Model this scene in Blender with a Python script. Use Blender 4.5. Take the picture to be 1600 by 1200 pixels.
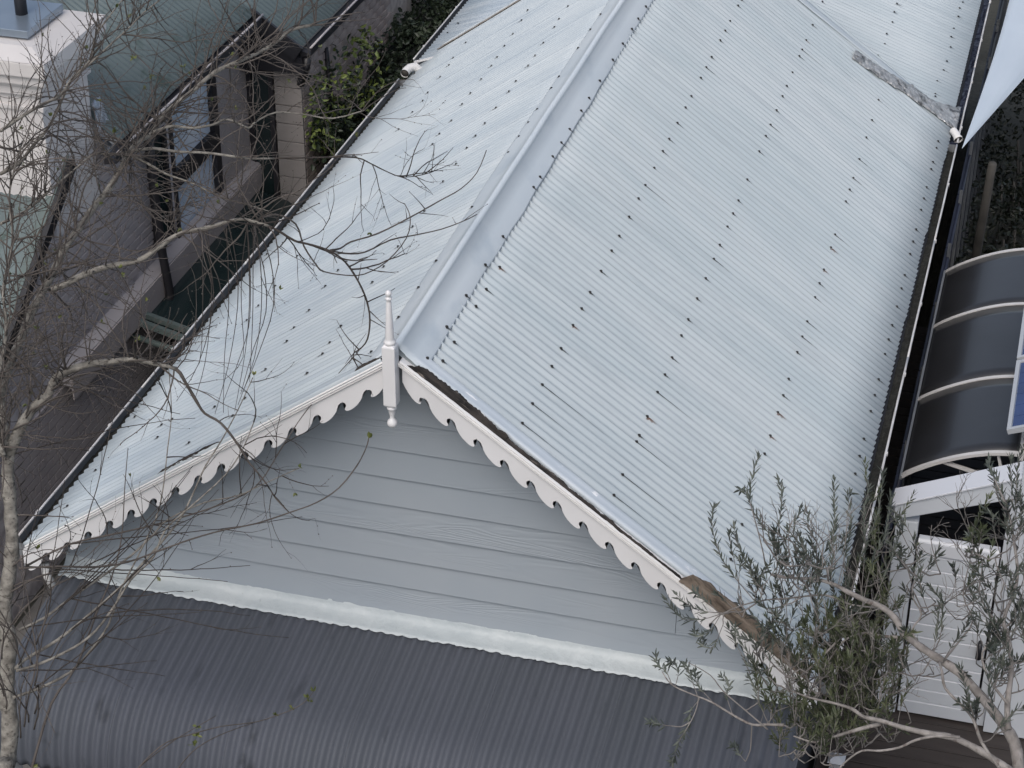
import bpy, bmesh, math, random
from mathutils import Vector, Matrix, noise
random.seed(7)
for o in list(bpy.data.objects): bpy.data.objects.remove(o)
S = bpy.context.scene
COL = S.collection
# ------------------------------------------------------------ camera, light, exposure
CP = Vector((3.4117, -9.8417, 10.8891))
CR = Vector((0.96329517, 0.26842361, 0.00334391))
CU = Vector((-0.14127092, 0.49630986, 0.85657402))
CF = Vector((-0.22826507, 0.82560601, -0.51601334))
FP = 3263.55
cd = bpy.data.cameras.new('camera'); cam = bpy.data.objects.new('camera', cd); COL.objects.link(cam)
m3 = Matrix((CR, CU, -CF)).transposed()
cam.matrix_world = Matrix.Translation(CP) @ m3.to_4x4()
cd.sensor_width = 36; cd.lens = 36 * FP / 1600; cd.clip_end = 3000; cd.clip_start = 0.1
S.camera = cam
W = bpy.data.worlds.new('World'); S.world = W; W.use_nodes = True
nt = W.node_tree; bg = nt.nodes['Background']
sky = nt.nodes.new('ShaderNodeTexSky'); sky.sky_type = 'NISHITA'; sky.sun_disc = False
SUN_EL, SUN_AZ = math.radians(52), math.radians(-172)      # azimuth measured from +Y towards +X
sky.sun_elevation = SUN_EL; sky.sun_rotation = SUN_AZ
sky.air_density = 1.0; sky.dust_density = 4.0; sky.ozone_density = 1.0
hs = nt.nodes.new('ShaderNodeHueSaturation'); hs.inputs['Saturation'].default_value = 0.70   # cloud veil: greyer sky
nt.links.new(sky.outputs[0], hs.inputs['Color']); nt.links.new(hs.outputs[0], bg.inputs[0]); bg.inputs[1].default_value = 0.145
sl = bpy.data.lights.new('sun', 'SUN'); so = bpy.data.objects.new('sun', sl); COL.objects.link(so)
sl.energy = 0.62; sl.angle = math.radians(50); sl.color = (1.0, 0.98, 0.95)
sd = Vector((math.sin(SUN_AZ) * math.cos(SUN_EL), math.cos(SUN_AZ) * math.cos(SUN_EL), math.sin(SUN_EL)))
so.rotation_euler = sd.to_track_quat('Z', 'Y').to_euler()
S.view_settings.view_transform = 'Standard'; S.view_settings.look = 'None'
S.view_settings.exposure = 0.20; S.view_settings.gamma = 1.0; S.view_settings.use_curve_mapping = False

# ------------------------------------------------------------ helpers
def ray(x, y): return CF + CR * ((x - 800) / FP) - CU * ((y - 600) / FP)
def at(x, y, t): return CP + ray(x, y) * t                      # point at depth t
def hit(x, y, ax, v):                                            # point on an axis plane
    d = ray(x, y); t = (v - CP[ax]) / d[ax]; return CP + d * t

def tag(o, label=None, cat=None, group=None, kind=None):
    if label: o['label'] = label
    if cat: o['category'] = cat
    if group: o['group'] = group
    if kind: o['kind'] = kind
    return o
def empty(name, loc=(0, 0, 0), parent=None):
    o = bpy.data.objects.new(name, None); o.location = loc; o.empty_display_size = .2; COL.objects.link(o)
    if parent: par(o, parent)
    return o
def par(o, p):
    # children keep world coordinates: every parent here is unrotated
    o.parent = p
    w = Vector((0, 0, 0)); q = p
    while q: w += q.location; q = q.parent
    o.location = Vector(o.location) - w
class MB:
    def __init__(s): s.v = []; s.f = []; s.m = []; s.sm = []
    def add(s, vs, fs, mi=0, smooth=False):
        b = len(s.v); s.v += [tuple(v) for v in vs]
        for f in fs: s.f.append(tuple(i + b for i in f)); s.m.append(mi); s.sm.append(smooth)
    def box(s, a, b, mi=0):
        x0, y0, z0 = a; x1, y1, z1 = b
        s.add([(x0,y0,z0),(x1,y0,z0),(x1,y1,z0),(x0,y1,z0),(x0,y0,z1),(x1,y0,z1),(x1,y1,z1),(x0,y1,z1)],
              [(0,3,2,1),(4,5,6,7),(0,1,5,4),(1,2,6,5),(2,3,7,6),(3,0,4,7)], mi)
    def hexa(s, p, mi=0):                                        # 8 points: bottom loop, top loop
        s.add(p, [(0,3,2,1),(4,5,6,7),(0,1,5,4),(1,2,6,5),(2,3,7,6),(3,0,4,7)], mi)
    def beam(s, a, b, w, h, up=(0,0,1), mi=0):
        a = Vector(a); b = Vector(b); d = (b - a).normalized(); r = d.cross(Vector(up)).normalized(); u = r.cross(d)
        r *= w / 2; u *= h / 2
        s.hexa([a-r-u, a+r-u, b+r-u, b-r-u, a-r+u, a+r+u, b+r+u, b-r+u], mi)
    def prism(s, poly, fn, mi=0, smooth=False):                  # poly: 2D list, fn(p, k) -> 3D for k = 0, 1
        n = len(poly); vs = [fn(p, 0) for p in poly] + [fn(p, 1) for p in poly]
        s.add(vs, [tuple(range(n))[::-1], tuple(range(n, 2*n))] , mi)
        s.add(vs, [(i, (i+1) % n, n + (i+1) % n, n + i) for i in range(n)], mi, smooth)
    def tube(s, pts, rad, n=6, mi=0, cap=True, smooth=True):
        pts = [Vector(p) for p in pts]
        if len(pts) < 2: return
        if not hasattr(rad, '__len__'): rad = [rad] * len(pts)
        u = None; vs = []
        for i, p in enumerate(pts):
            d = (pts[min(i+1, len(pts)-1)] - pts[max(i-1, 0)])
            if d.length < 1e-9: d = Vector((0,0,1))
            d.normalize()
            if u is None: u = d.orthogonal().normalized()
            else:
                u = u - d * u.dot(d)
                u = u.normalized() if u.length > 1e-6 else d.orthogonal().normalized()
            w = d.cross(u)
            for k in range(n):
                a = 2 * math.pi * k / n
                vs.append(p + (u * math.cos(a) + w * math.sin(a)) * rad[i])
        fs = [(i*n+k, i*n+(k+1) % n, (i+1)*n+(k+1) % n, (i+1)*n+k) for i in range(len(pts)-1) for k in range(n)]
        if cap: fs += [tuple(range(n))[::-1], tuple(range((len(pts)-1)*n, len(pts)*n))]
        s.add(vs, fs, mi, smooth)
    def lathe(s, c, prof, n=16, mi=0):                           # prof: (r, z) from bottom to top
        c = Vector(c); vs = []
        for r, z in prof:
            for k in range(n):
                a = 2 * math.pi * k / n; vs.append(c + Vector((r*math.cos(a), r*math.sin(a), z)))
        s.add(vs, [(i*n+k, i*n+(k+1) % n, (i+1)*n+(k+1) % n, (i+1)*n+k) for i in range(len(prof)-1) for k in range(n)], mi, True)
    def grid(s, rows, mi=0, smooth=True):
        nr, nc = len(rows), len(rows[0])
        s.add([p for r in rows for p in r], [(i*nc+j, i*nc+j+1, (i+1)*nc+j+1, (i+1)*nc+j) for i in range(nr-1) for j in range(nc-1)], mi, smooth)
    def build(s, name, mats, parent=None, kind=None, origin=None, thick=None, bevel=None):
        me = bpy.data.meshes.new(name)
        og = Vector(origin) if origin is not None else Vector((0,0,0))
        me.from_pydata([tuple(Vector(v) - og) for v in s.v], [], s.f)
        if not isinstance(mats, (list, tuple)): mats = [mats]
        for m in mats: me.materials.append(m)
        me.polygons.foreach_set('material_index', s.m); me.polygons.foreach_set('use_smooth', s.sm); me.update()
        o = bpy.data.objects.new(name, me); o.location = og; COL.objects.link(o)
        if parent: par(o, parent)
        if kind: o['kind'] = kind
        if thick:
            md = o.modifiers.new('thickness', 'SOLIDIFY'); md.thickness = thick; md.offset = -1
        if bevel:
            md = o.modifiers.new('bevel', 'BEVEL'); md.width = bevel; md.segments = 2; md.limit_method = 'ANGLE'
        return o

def mat(name, col, rough=.6, col2=None, scale=4., stretch=(1,1,1), metal=0., bump=0., bscale=30., bstretch=(1,1,1),
        spots=None, spot_scale=20., spot_lim=(.62,.7), spec=.5, detail=6., contrast=(.35,.65), distort=0., bdistort=0., coat=0.):
    m = bpy.data.materials.new(name); m.use_nodes = True; n = m.node_tree; b = n.nodes['Principled BSDF']
    b.inputs['Roughness'].default_value = rough; b.inputs['Metallic'].default_value = metal
    b.inputs['Specular IOR Level'].default_value = spec; b.inputs['Coat Weight'].default_value = coat
    c4 = lambda c: (c[0], c[1], c[2], 1)
    b.inputs['Base Color'].default_value = c4(col)
    tc = n.nodes.new('ShaderNodeTexCoord')
    def nz(sc, st, det=6., dist=0.):
        mp = n.nodes.new('ShaderNodeMapping'); mp.inputs['Scale'].default_value = st
        n.links.new(tc.outputs['Object'], mp.inputs[0])
        t = n.nodes.new('ShaderNodeTexNoise'); t.inputs['Scale'].default_value = sc; t.inputs['Detail'].default_value = det
        t.inputs['Distortion'].default_value = dist
        n.links.new(mp.outputs[0], t.inputs['Vector']); return t.outputs[0]
    cur = None
    if col2:
        r = n.nodes.new('ShaderNodeValToRGB'); r.color_ramp.elements[0].position = contrast[0]; r.color_ramp.elements[1].position = contrast[1]
        r.color_ramp.elements[0].color = c4(col); r.color_ramp.elements[1].color = c4(col2)
        n.links.new(nz(scale, stretch, detail, distort), r.inputs[0]); cur = r.outputs[0]
    if spots:
        r = n.nodes.new('ShaderNodeValToRGB'); r.color_ramp.elements[0].position = spot_lim[0]; r.color_ramp.elements[1].position = spot_lim[1]
        r.color_ramp.elements[0].color = (0,0,0,1); r.color_ramp.elements[1].color = (1,1,1,1)
        n.links.new(nz(spot_scale, stretch, 8.), r.inputs[0])
        mx = n.nodes.new('ShaderNodeMix'); mx.data_type = 'RGBA'
        n.links.new(r.outputs[0], mx.inputs[0])
        if cur: n.links.new(cur, mx.inputs[6])
        else: mx.inputs[6].default_value = c4(col)
        mx.inputs[7].default_value = c4(spots); cur = mx.outputs[2]
    if cur: n.links.new(cur, b.inputs['Base Color'])
    if bump:
        bp = n.nodes.new('ShaderNodeBump'); bp.inputs['Strength'].default_value = 1.0; bp.inputs['Distance'].default_value = bump
        n.links.new(nz(bscale, bstretch, 6., bdistort), bp.inputs['Height']); n.links.new(bp.outputs[0], b.inputs['Normal'])
    return m

# painted iron, streaks run down the slope (x); dirt mottles
def roof_paint(name, c1, c2, dirt, amount):
    m = bpy.data.materials.new(name); m.use_nodes = True; n = m.node_tree; b = n.nodes['Principled BSDF']
    b.inputs['Roughness'].default_value = .5; b.inputs['Specular IOR Level'].default_value = .4
    tc = n.nodes.new('ShaderNodeTexCoord')
    def nz(sc, st, det=6., dist=0.):
        mp = n.nodes.new('ShaderNodeMapping'); mp.inputs['Scale'].default_value = st
        n.links.new(tc.outputs['Object'], mp.inputs[0])
        t = n.nodes.new('ShaderNodeTexNoise'); t.inputs['Scale'].default_value = sc; t.inputs['Detail'].default_value = det
        t.inputs['Distortion'].default_value = dist
        n.links.new(mp.outputs[0], t.inputs['Vector']); return t.outputs[0]
    def ramp(src, a, bb, ca=(0,0,0,1), cb=(1,1,1,1)):
        r = n.nodes.new('ShaderNodeValToRGB'); r.color_ramp.elements[0].position = a; r.color_ramp.elements[1].position = bb
        r.color_ramp.elements[0].color = ca; r.color_ramp.elements[1].color = cb; n.links.new(src, r.inputs[0]); return r.outputs[0]
    def mix(f, a, bb):
        x = n.nodes.new('ShaderNodeMix'); x.data_type = 'RGBA'; n.links.new(f, x.inputs[0]); n.links.new(a, x.inputs[6])
        if isinstance(bb, tuple): x.inputs[7].default_value = bb
        else: n.links.new(bb, x.inputs[7])
        return x.outputs[2]
    base = ramp(nz(1.3, (.5, 1.6, .5), 5., .6), .35, .65, (*c1, 1), (*c2, 1))
    st = ramp(nz(14., (.12, 1.6, .12), 7.), .50, .78, (0,0,0,1), (amount,)*3 + (1,))      # long streaks
    cur = mix(st, base, (*dirt, 1))
    sp = ramp(nz(70., (.5, 1., .5), 4.), .66, .74, (0,0,0,1), (amount*.9,)*3 + (1,))       # speckle
    msk = ramp(nz(2.2, (.6, 1., .6), 3.), .45, .62)
    mm = n.nodes.new('ShaderNodeMath'); mm.operation = 'MULTIPLY'; n.links.new(sp, mm.inputs[0]); n.links.new(msk, mm.inputs[1])
    cur = mix(mm.outputs[0], cur, (*dirt, 1))
    n.links.new(cur, b.inputs['Base Color'])
    bp = n.nodes.new('ShaderNodeBump'); bp.inputs['Distance'].default_value = .002
    n.links.new(nz(9., (1, 1, 1), 3.), bp.inputs['Height']); n.links.new(bp.outputs[0], b.inputs['Normal'])
    return m

M = {}
M['roof_r'] = roof_paint('painted_iron_right', (.43,.49,.52), (.485,.535,.56), (.27,.31,.345), .35)
M['roof_l'] = roof_paint('painted_iron_left', (.45,.51,.55), (.53,.58,.605), (.27,.33,.40), .42)
M['roof_rear'] = roof_paint('painted_iron_rear', (.34,.41,.47), (.47,.52,.56), (.20,.26,.33), .7)
M['cap'] = mat('ridge_paint', (.57,.63,.67), .5, (.62,.67,.70), 1.6, (1,.6,1), bump=.002, bscale=5, spots=(.49,.555,.605), spot_scale=4, spot_lim=(.56,.72))
M['dark_iron'] = mat('charcoal_iron', (.064,.073,.088), .68, (.075,.083,.103), 1.2, (1,.4,1), bump=.001, bscale=12, spots=(.035,.04,.05), spot_scale=5, spot_lim=(.62,.75))
def wood_board():
    m = mat('grey_weatherboard', (.285,.325,.365), .55, (.315,.35,.385), 1.1, (1,1,1))
    n = m.node_tree; b = n.nodes['Principled BSDF']; tc = n.nodes.new('ShaderNodeTexCoord')
    oi = n.nodes.new('ShaderNodeObjectInfo'); ad = n.nodes.new('ShaderNodeVectorMath'); ad.operation = 'ADD'
    mu = n.nodes.new('ShaderNodeMath'); mu.operation = 'MULTIPLY'; mu.inputs[1].default_value = 37
    n.links.new(oi.outputs['Random'], mu.inputs[0])
    n.links.new(tc.outputs['Object'], ad.inputs[0]); n.links.new(mu.outputs[0], ad.inputs[1])
    mp = n.nodes.new('ShaderNodeMapping'); mp.inputs['Scale'].default_value = (.16, 1, 1.35)
    n.links.new(ad.outputs[0], mp.inputs[0])
    t = n.nodes.new('ShaderNodeTexNoise'); t.inputs['Scale'].default_value = 5.5; t.inputs['Detail'].default_value = 1.5; t.inputs['Distortion'].default_value = .5
    n.links.new(mp.outputs[0], t.inputs['Vector'])
    k = n.nodes.new('ShaderNodeMath'); k.operation = 'MULTIPLY'; k.inputs[1].default_value = 95
    n.links.new(t.outputs[0], k.inputs[0])
    s_ = n.nodes.new('ShaderNodeMath'); s_.operation = 'SINE'; n.links.new(k.outputs[0], s_.inputs[0])
    t2 = n.nodes.new('ShaderNodeTexNoise'); t2.inputs['Scale'].default_value = 2.6; n.links.new(mp.outputs[0], t2.inputs['Vector'])
    r = n.nodes.new('ShaderNodeValToRGB'); r.color_ramp.elements[0].position = .47; r.color_ramp.elements[1].position = .62
    n.links.new(t2.outputs[0], r.inputs[0])
    q = n.nodes.new('ShaderNodeMath'); q.operation = 'MULTIPLY'; n.links.new(s_.outputs[0], q.inputs[0]); n.links.new(r.outputs[0], q.inputs[1])
    bp = n.nodes.new('ShaderNodeBump'); bp.inputs['Distance'].default_value = .0007
    n.links.new(q.outputs[0], bp.inputs['Height']); n.links.new(bp.outputs[0], b.inputs['Normal'])
    return m
M['board'] = wood_board()
M['white'] = mat('white_gloss_paint', (.66,.66,.67), .35, (.71,.71,.72), 3, bump=.0006, bscale=20)
M['moulding'] = mat('white_moulding_paint', (.72,.715,.71), .35, (.76,.755,.75), 3, (1,1,1), spots=(.5,.47,.43), spot_scale=14, spot_lim=(.70,.80))
M['lead'] = mat('painted_lead', (.39,.435,.455), .5, (.46,.50,.515), 4, bump=.009, bscale=18, spots=(.33,.35,.36), spot_scale=26, spot_lim=(.68,.76))
M['verge'] = mat('verge_paint', (.54,.60,.65), .3, (.60,.65,.69), 4, (.3,1,.3), spots=(.90,.91,.92), spot_scale=16, spot_lim=(.63,.66), bump=.002, bscale=10)
M['rot_shade'] = mat('rot_and_shadow', (.010,.009,.009), .95, (.050,.042,.038), 14, (.35,2.5,.35), bump=.012, bscale=24, bstretch=(.3,2,.3), spots=(.20,.17,.15), spot_scale=22, spot_lim=(.64,.76))
M['bark_strip'] = mat('bark_timber', (.055,.042,.032), .95, (.19,.155,.125), 22, (.25,3,.25), bump=.012, bscale=30, bstretch=(.25,3,.25))
M['soffit'] = mat('soffit_lining', (.30,.32,.34), .8)
M['gutter'] = mat('gutter_grey', (.13,.14,.155), .5, (.20,.21,.22), 5, (3,.4,1))
M['gutter_lip'] = mat('gutter_lip_paint', (.62,.62,.62), .45, (.48,.46,.45), 6, (3,.6,1), spots=(.2,.17,.14), spot_scale=10, spot_lim=(.66,.72))
M['muck'] = mat('gutter_muck', (.045,.042,.033), .95, (.12,.115,.10), 12, spots=(.02,.018,.012), spot_scale=30, spot_lim=(.5,.6), bump=.01, bscale=40)
M['muck_dark'] = mat('gutter_muck_dark', (.012,.013,.011), .95, (.028,.029,.025), 12, spots=(.012,.012,.01), spot_scale=30, spot_lim=(.5,.6), bump=.01, bscale=40)
M['navy'] = mat('navy_gutter', (.018,.022,.04), .35, (.03,.035,.06), 6)
M['screw'] = mat('screw_grime', (.028,.028,.028), .7)
def grime(name, col, a0):
    m = bpy.data.materials.new(name); m.use_nodes = True; n = m.node_tree; b = n.nodes['Principled BSDF']
    b.inputs['Base Color'].default_value = (*col, 1); b.inputs['Roughness'].default_value = .8
    at_ = n.nodes.new('ShaderNodeAttribute'); at_.attribute_name = 'fade'
    mu = n.nodes.new('ShaderNodeMath'); mu.operation = 'MULTIPLY'; mu.inputs[1].default_value = a0
    n.links.new(at_.outputs['Fac'], mu.inputs[0]); n.links.new(mu.outputs[0], b.inputs['Alpha'])
    return m
M['grime'] = grime('grime_streak', (.035,.035,.034), .78)
M['rust'] = grime('rust_streak', (.20,.085,.035), .7)
def foil():
    m = mat('crumpled_foil', (.36,.36,.355), .34, (.66,.66,.65), 10, (1,1,1), metal=.6, bump=.03, bscale=16, bdistort=1.6, spots=(.14,.14,.14), spot_scale=12, spot_lim=(.54,.66), distort=1.2)
    return m
M['foil'] = foil()
M['pvc'] = mat('white_pvc', (.72,.71,.69), .4)
M['pipe_in'] = mat('pipe_inside', (.05,.045,.04), .8)
# neighbour
M['n_green'] = mat('green_iron', (.115,.15,.155), .5, (.145,.18,.18), 1.6, (1,.5,1), bump=.001, bscale=8, spots=(.07,.10,.09), spot_scale=6, spot_lim=(.6,.72))
M['n_wall'] = mat('mauve_render', (.38,.345,.34), .85, (.43,.39,.38), 3, bump=.003, bscale=50)
M['n_mortar'] = mat('highlight_mortar', (.60,.57,.58), .9, (.33,.30,.31), 7)  # highlights on the bed joints put into a paler mortar colour
M['n_brick'] = mat('mauve_painted_brick', (.37,.34,.345), .8, (.43,.395,.395), 2.5, bump=.003, bscale=40)
M['n_cream'] = mat('cream_render', (.54,.52,.515), .8, (.59,.57,.56), 2.4, bump=.003, bscale=30)
M['n_lilac'] = mat('lilac_render', (.30,.285,.315), .8, (.345,.325,.35), 2.4, bump=.003, bscale=30)
M['ext_brick'] = mat('brown_brick', (.36,.30,.28), .9, (.54,.46,.42), 5, bump=.006, bscale=40)
M['ext_mortar'] = mat('brown_mortar', (.68,.63,.58), .95, (.5,.45,.42), 14)
M['quoin'] = mat('quoin_block', (.235,.22,.21), .85, (.28,.26,.25), 4, bump=.003, bscale=40)
M['black'] = mat('black_paint', (.012,.012,.015), .45)
M['frame'] = mat('charcoal_frame', (.022,.021,.025), .5)
M['glass'] = mat('window_glass', (.58,.70,.84), .08, (.76,.84,.92), 1.6, spec=.8, distort=1.0)  # bright sky reflection and a pale blind put into the pane colour
M['glass_dark'] = mat('dark_green_glass', (.012,.022,.024), .12, (.018,.03,.031), 2, spec=.7)
M['green_trim'] = mat('green_grey_trim', (.10,.13,.125), .6)
M['cap_steel'] = mat('blue_steel', (.25,.31,.38), .32, (.33,.39,.46), 2, metal=.6)
M['ledge'] = mat('ledge_paint', (.42,.395,.40), .8, (.37,.345,.35), 3)
# right side
M['canopy'] = mat('smoked_polycarbonate', (.018,.018,.019), .3, (.024,.025,.028), 2, spec=.7, coat=.1, bump=.0008, bscale=5)
M['rib'] = mat('rib_aluminium', (.58,.57,.56), .4, (.50,.49,.48), 4)
M['gate'] = mat("gate_grey_paint", (.47,.50,.545), .45, (.51,.54,.58), 2, bump=.001, bscale=20, spots=(.33,.32,.31), spot_scale=9, spot_lim=(.68,.76))
M['gate_lit'] = mat('gate_highlight_paint', (.54,.56,.60), .4)  # lighter gate paint; highlight on board edges and tops put into colour
M['deck'] = mat('dark_deck_board', (.028,.022,.020), .6, (.042,.034,.031), 6, (.3,3,1), bump=.002, bscale=30, bstretch=(.3,4,1))
M['pv'] = mat('solar_cell', (.012,.028,.10), .15, (.02,.045,.15), 3, spec=.8)
M['pv_line'] = mat('solar_busbar', (.30,.36,.46), .4)
M['alu'] = mat('aluminium_frame', (.48,.50,.52), .4, metal=.3)
M['sail'] = mat('pale_shade_cloth', (.46,.53,.60), .75, (.50,.57,.64), .9, (1,1,1), bump=.004, bscale=2.0)
M['ground'] = mat('soil', (.030,.030,.024), .95, (.055,.055,.045), 1.6, bump=.02, bscale=12)
M['path'] = mat('lane_concrete', (.11,.105,.10), .9, (.15,.145,.14), 2.2, bump=.003, bscale=30)
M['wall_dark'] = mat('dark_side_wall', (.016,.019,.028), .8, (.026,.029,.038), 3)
M['bark'] = mat('pale_birch_bark', (.13,.12,.105), .9, (.27,.255,.225), 16, (1,1,1.6), bump=.010, bscale=38, spots=(.06,.054,.046), spot_scale=34, spot_lim=(.56,.70))
M['twig'] = mat('grey_twig', (.055,.047,.042), .9, (.11,.095,.085), 5)
M['twig_dark'] = mat('brown_twig', (.028,.023,.021), .9, (.055,.046,.04), 8)
M['rbark'] = mat('silver_bark', (.15,.137,.127), .85, (.29,.27,.255), 18, (1,1,.5), bump=.005, bscale=40, bstretch=(2,2,.4), spots=(.11,.09,.08), spot_scale=26, spot_lim=(.58,.68))
M['rtwig'] = mat('silver_twig', (.14,.13,.122), .9, (.22,.205,.195), 8)
def leafmat(name, a, b, c):
    m = bpy.data.materials.new(name); m.use_nodes = True; n = m.node_tree; p = n.nodes['Principled BSDF']
    p.inputs['Roughness'].default_value = .5
    tc = n.nodes.new('ShaderNodeTexCoord'); t = n.nodes.new('ShaderNodeTexNoise'); t.inputs['Scale'].default_value = 7.; t.inputs['Detail'].default_value = 4
    n.links.new(tc.outputs['Object'], t.inputs['Vector'])
    r = n.nodes.new('ShaderNodeValToRGB'); e = r.color_ramp.elements; e[0].position = .36; e[1].position = .66
    e[0].color = (*a, 1); e[1].color = (*c, 1); x = e.new(.5); x.color = (*b, 1)
    n.links.new(t.outputs[0], r.inputs[0]); n.links.new(r.outputs[0], p.inputs['Base Color'])
    return m
M['leaf'] = leafmat('narrow_leaf', (.036,.045,.040), (.064,.076,.062), (.125,.14,.115))
M['leaf_olive'] = leafmat('olive_leaf', (.038,.048,.026), (.066,.08,.042), (.12,.135,.075))
M['leaf_bright'] = leafmat('bright_leaf', (.06,.11,.025), (.10,.17,.04), (.17,.24,.06))
M['leaf_bud'] = leafmat('bud_leaf', (.06,.075,.02), (.10,.12,.03), (.16,.17,.05))
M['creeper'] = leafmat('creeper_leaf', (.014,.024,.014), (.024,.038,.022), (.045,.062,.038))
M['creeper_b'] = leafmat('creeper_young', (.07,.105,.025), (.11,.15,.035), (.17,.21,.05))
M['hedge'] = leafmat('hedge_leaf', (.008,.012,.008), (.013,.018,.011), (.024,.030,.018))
M['bud'] = mat('yellow_bud', (.17,.19,.05), .7)
M['pole'] = mat('weathered_pole', (.05,.048,.045), .9, (.08,.076,.07), 5)

# ------------------------------------------------------------ house geometry
HW, ZE, ZR = 2.55, 3.0, 4.824
K = (ZR - ZE) / HW
YF, YB = 0.0, 8.5
PITCH = .0762
SL = math.hypot(1, K)
def rp(x, y, off=0.):                                            # point on the roof plane (|x|), off along the normal
    s = 1 if x >= 0 else -1
    return Vector((x + s * off * K / SL, y, ZR - K * abs(x) + off / SL))
def hit_roof(px, py, s, off=0.):
    d = ray(px, py); zr = ZR + off * SL
    t = (zr - K * s * CP.x - CP.z) / (d.z + K * s * d.x); return CP + d * t
def corr_sheet(name, mt, parent, fn, u0, ncorr, length, nrows, seg=10, amp=.0098, lift=.0, thick=.0012, half=True, tail=0.):
    # fn(u, s, off) -> 3D ; u across, s down the slope; off along the surface normal; starts and ends at a valley
    mb = MB(); rows = []
    nseg = int((ncorr + tail) * seg)
    for i in range(nrows + 1):
        s = length * i / nrows; r = []
        for j in range(nseg + 1):
            u = u0 + PITCH * j / seg
            o = -amp * math.cos(2 * math.pi * j / seg)
            l = lift * min(1, max(0, (j / nseg - .93) / .07)) + lift * .3
            r.append(fn(u, s, o + l))
        rows.append(r)
    mb.grid(rows); return mb.build(name, mt, parent, thick=thick)

house = empty('weatherboard_house', (0, 4, 0))
tag(house, 'weatherboard cottage with white corrugated gable roof, scalloped barge boards and turned finial', 'house')

# ---- roof body (parent of sheets and screws)
for sgn, nm in ((1, 'r'), (-1, 'l')):
    mb = MB()
    # rafters plane, dark
    a = [rp(sgn*.01, YF+.03, -.03), rp(sgn*(HW-.02), YF+.03, -.03), rp(sgn*(HW-.02), YB-.05, -.03), rp(sgn*.01, YB-.05, -.03)]
    b = [rp(sgn*.01, YF+.03, -.09), rp(sgn*(HW-.02), YF+.03, -.09), rp(sgn*(HW-.02), YB-.05, -.09), rp(sgn*.01, YB-.05, -.09)]
    mb.hexa(b + a)
    roof = mb.build('roof', M['soffit'], house)
    length = HW * SL
    y = YF + .005; i = 0
    ns = 11
    wmod = (YB - YF) / ns
    off0 = .012
    while y < YB - .02:
        n = 10
        if y + n * PITCH > YB: n = int((YB - y) / PITCH)
        ex = random.uniform(-.006, .01)
        jig = random.uniform(-.001, .001)
        def fn(u, s, o, sgn=sgn, ex=ex, jig=jig):
            x = sgn * (s * (HW + .028 + ex) / length)
            o2 = o + off0 + .004 * noise.noise(Vector((x * .9, u * .8, 3 * sgn))) + jig
            p = rp(x, u, o2); return p
        if n > 0: corr_sheet('roof_sheet', M['roof_r'] if sgn > 0 else M['roof_l'], roof, fn, y, n, length, 8, lift=.0035, tail=.5)
        y += n * PITCH; i += 1
        if n == 0: break
    if sgn > 0: roof_r = roof
    else: roof_l = roof

# ---- screws, streaks
def screw_mesh(kind, ln, wid):
    me_v, me_f, mi, fade = [], [], [], []
    n = 8
    for r, z in ((.0115, 0.0), (.0115, .0025), (.0065, .0030), (.0065, .0085)):
        for k in range(n):
            a = 2*math.pi*k/n; me_v.append((r*math.cos(a), r*math.sin(a), z)); fade.append(1.)
    for q in range(3):
        for k in range(n): me_f.append((q*n+k, q*n+(k+1) % n, (q+1)*n+(k+1) % n, (q+1)*n+k)); mi.append(0)
    me_f.append(tuple(range(3*n, 4*n))); mi.append(0)
    b = len(me_v); m = 8                                         # streak runs down -> +x local, 1 mm above the crest
    for i in range(m + 1):
        t = i / m; w = wid * (1 - .5 * t) * (1 + .3*math.sin(i*2.1)); fd = min(1, 1.5 * (1 - t))
        wob = .003 * math.sin(i * 1.3 + ln * 50) * t
        for q, ww in ((-1, .25), (-.55, 1.), (.55, 1.), (1, .25)):
            yy = q * w + wob
            me_v.append((t * ln, yy, .0016 - .5 * yy * yy / .0127)); fade.append(fd * ww)
    for i in range(m):
        for q in range(3):
            me_f.append((b+i*4+q, b+(i+1)*4+q, b+(i+1)*4+q+1, b+i*4+q+1)); mi.append(1)
    me = bpy.data.meshes.new('roof_screw'); me.from_pydata(me_v, [], me_f)
    me.materials.append(M['screw']); me.materials.append(M['rust'] if kind == 'rust' else M['grime'])
    me.polygons.foreach_set('material_index', mi)
    at_ = me.attributes.new('fade', 'FLOAT', 'POINT'); at_.data.foreach_set('value', fade)
    return me
SM = {'s': [screw_mesh('g', .035, .011), screw_mesh('g', .050, .010), screw_mesh('g', .070, .010), screw_mesh('g', .045, .012), screw_mesh('g', .028, .012)],
      'l': [screw_mesh('g', .16, .007), screw_mesh('g', .32, .005), screw_mesh('g', .55, .0045)],
      'r': [screw_mesh('rust', .06, .014), screw_mesh('rust', .085, .018)],
      'w': [screw_mesh('g', .035, .009)]}
def put_screw(p, sgn, kinds, parent, snap=True, off=None, kk=K):
    y = p.y
    if snap: y = round((y - YF - .005 - PITCH/2) / PITCH) * PITCH + YF + .005 + PITCH/2
    me = random.choice(SM[kinds])
    o = bpy.data.objects.new('roof_screw', me); COL.objects.link(o)
    s = math.hypot(1, kk)
    X = Vector((sgn/s, 0, -kk/s)); Z = Vector((sgn*kk/s, 0, 1/s)); Y = Z.cross(X)
    loc = Vector((p.x, y, p.z)) + Z * (off if off is not None else .0262 + .004 * noise.noise(Vector((p.x * .9, y * .8, 3 * sgn))))
    o.matrix_world = Matrix.Translation(loc) @ Matrix((X, Y, Z)).transposed().to_4x4()
    o.scale = (1.0,) * 3
    w = o.matrix_world.copy()
    o.parent = parent; pl = Vector((0,0,0)); q = parent
    while q: pl += q.location; q = q.parent
    o.location = loc - pl
    return o
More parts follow.
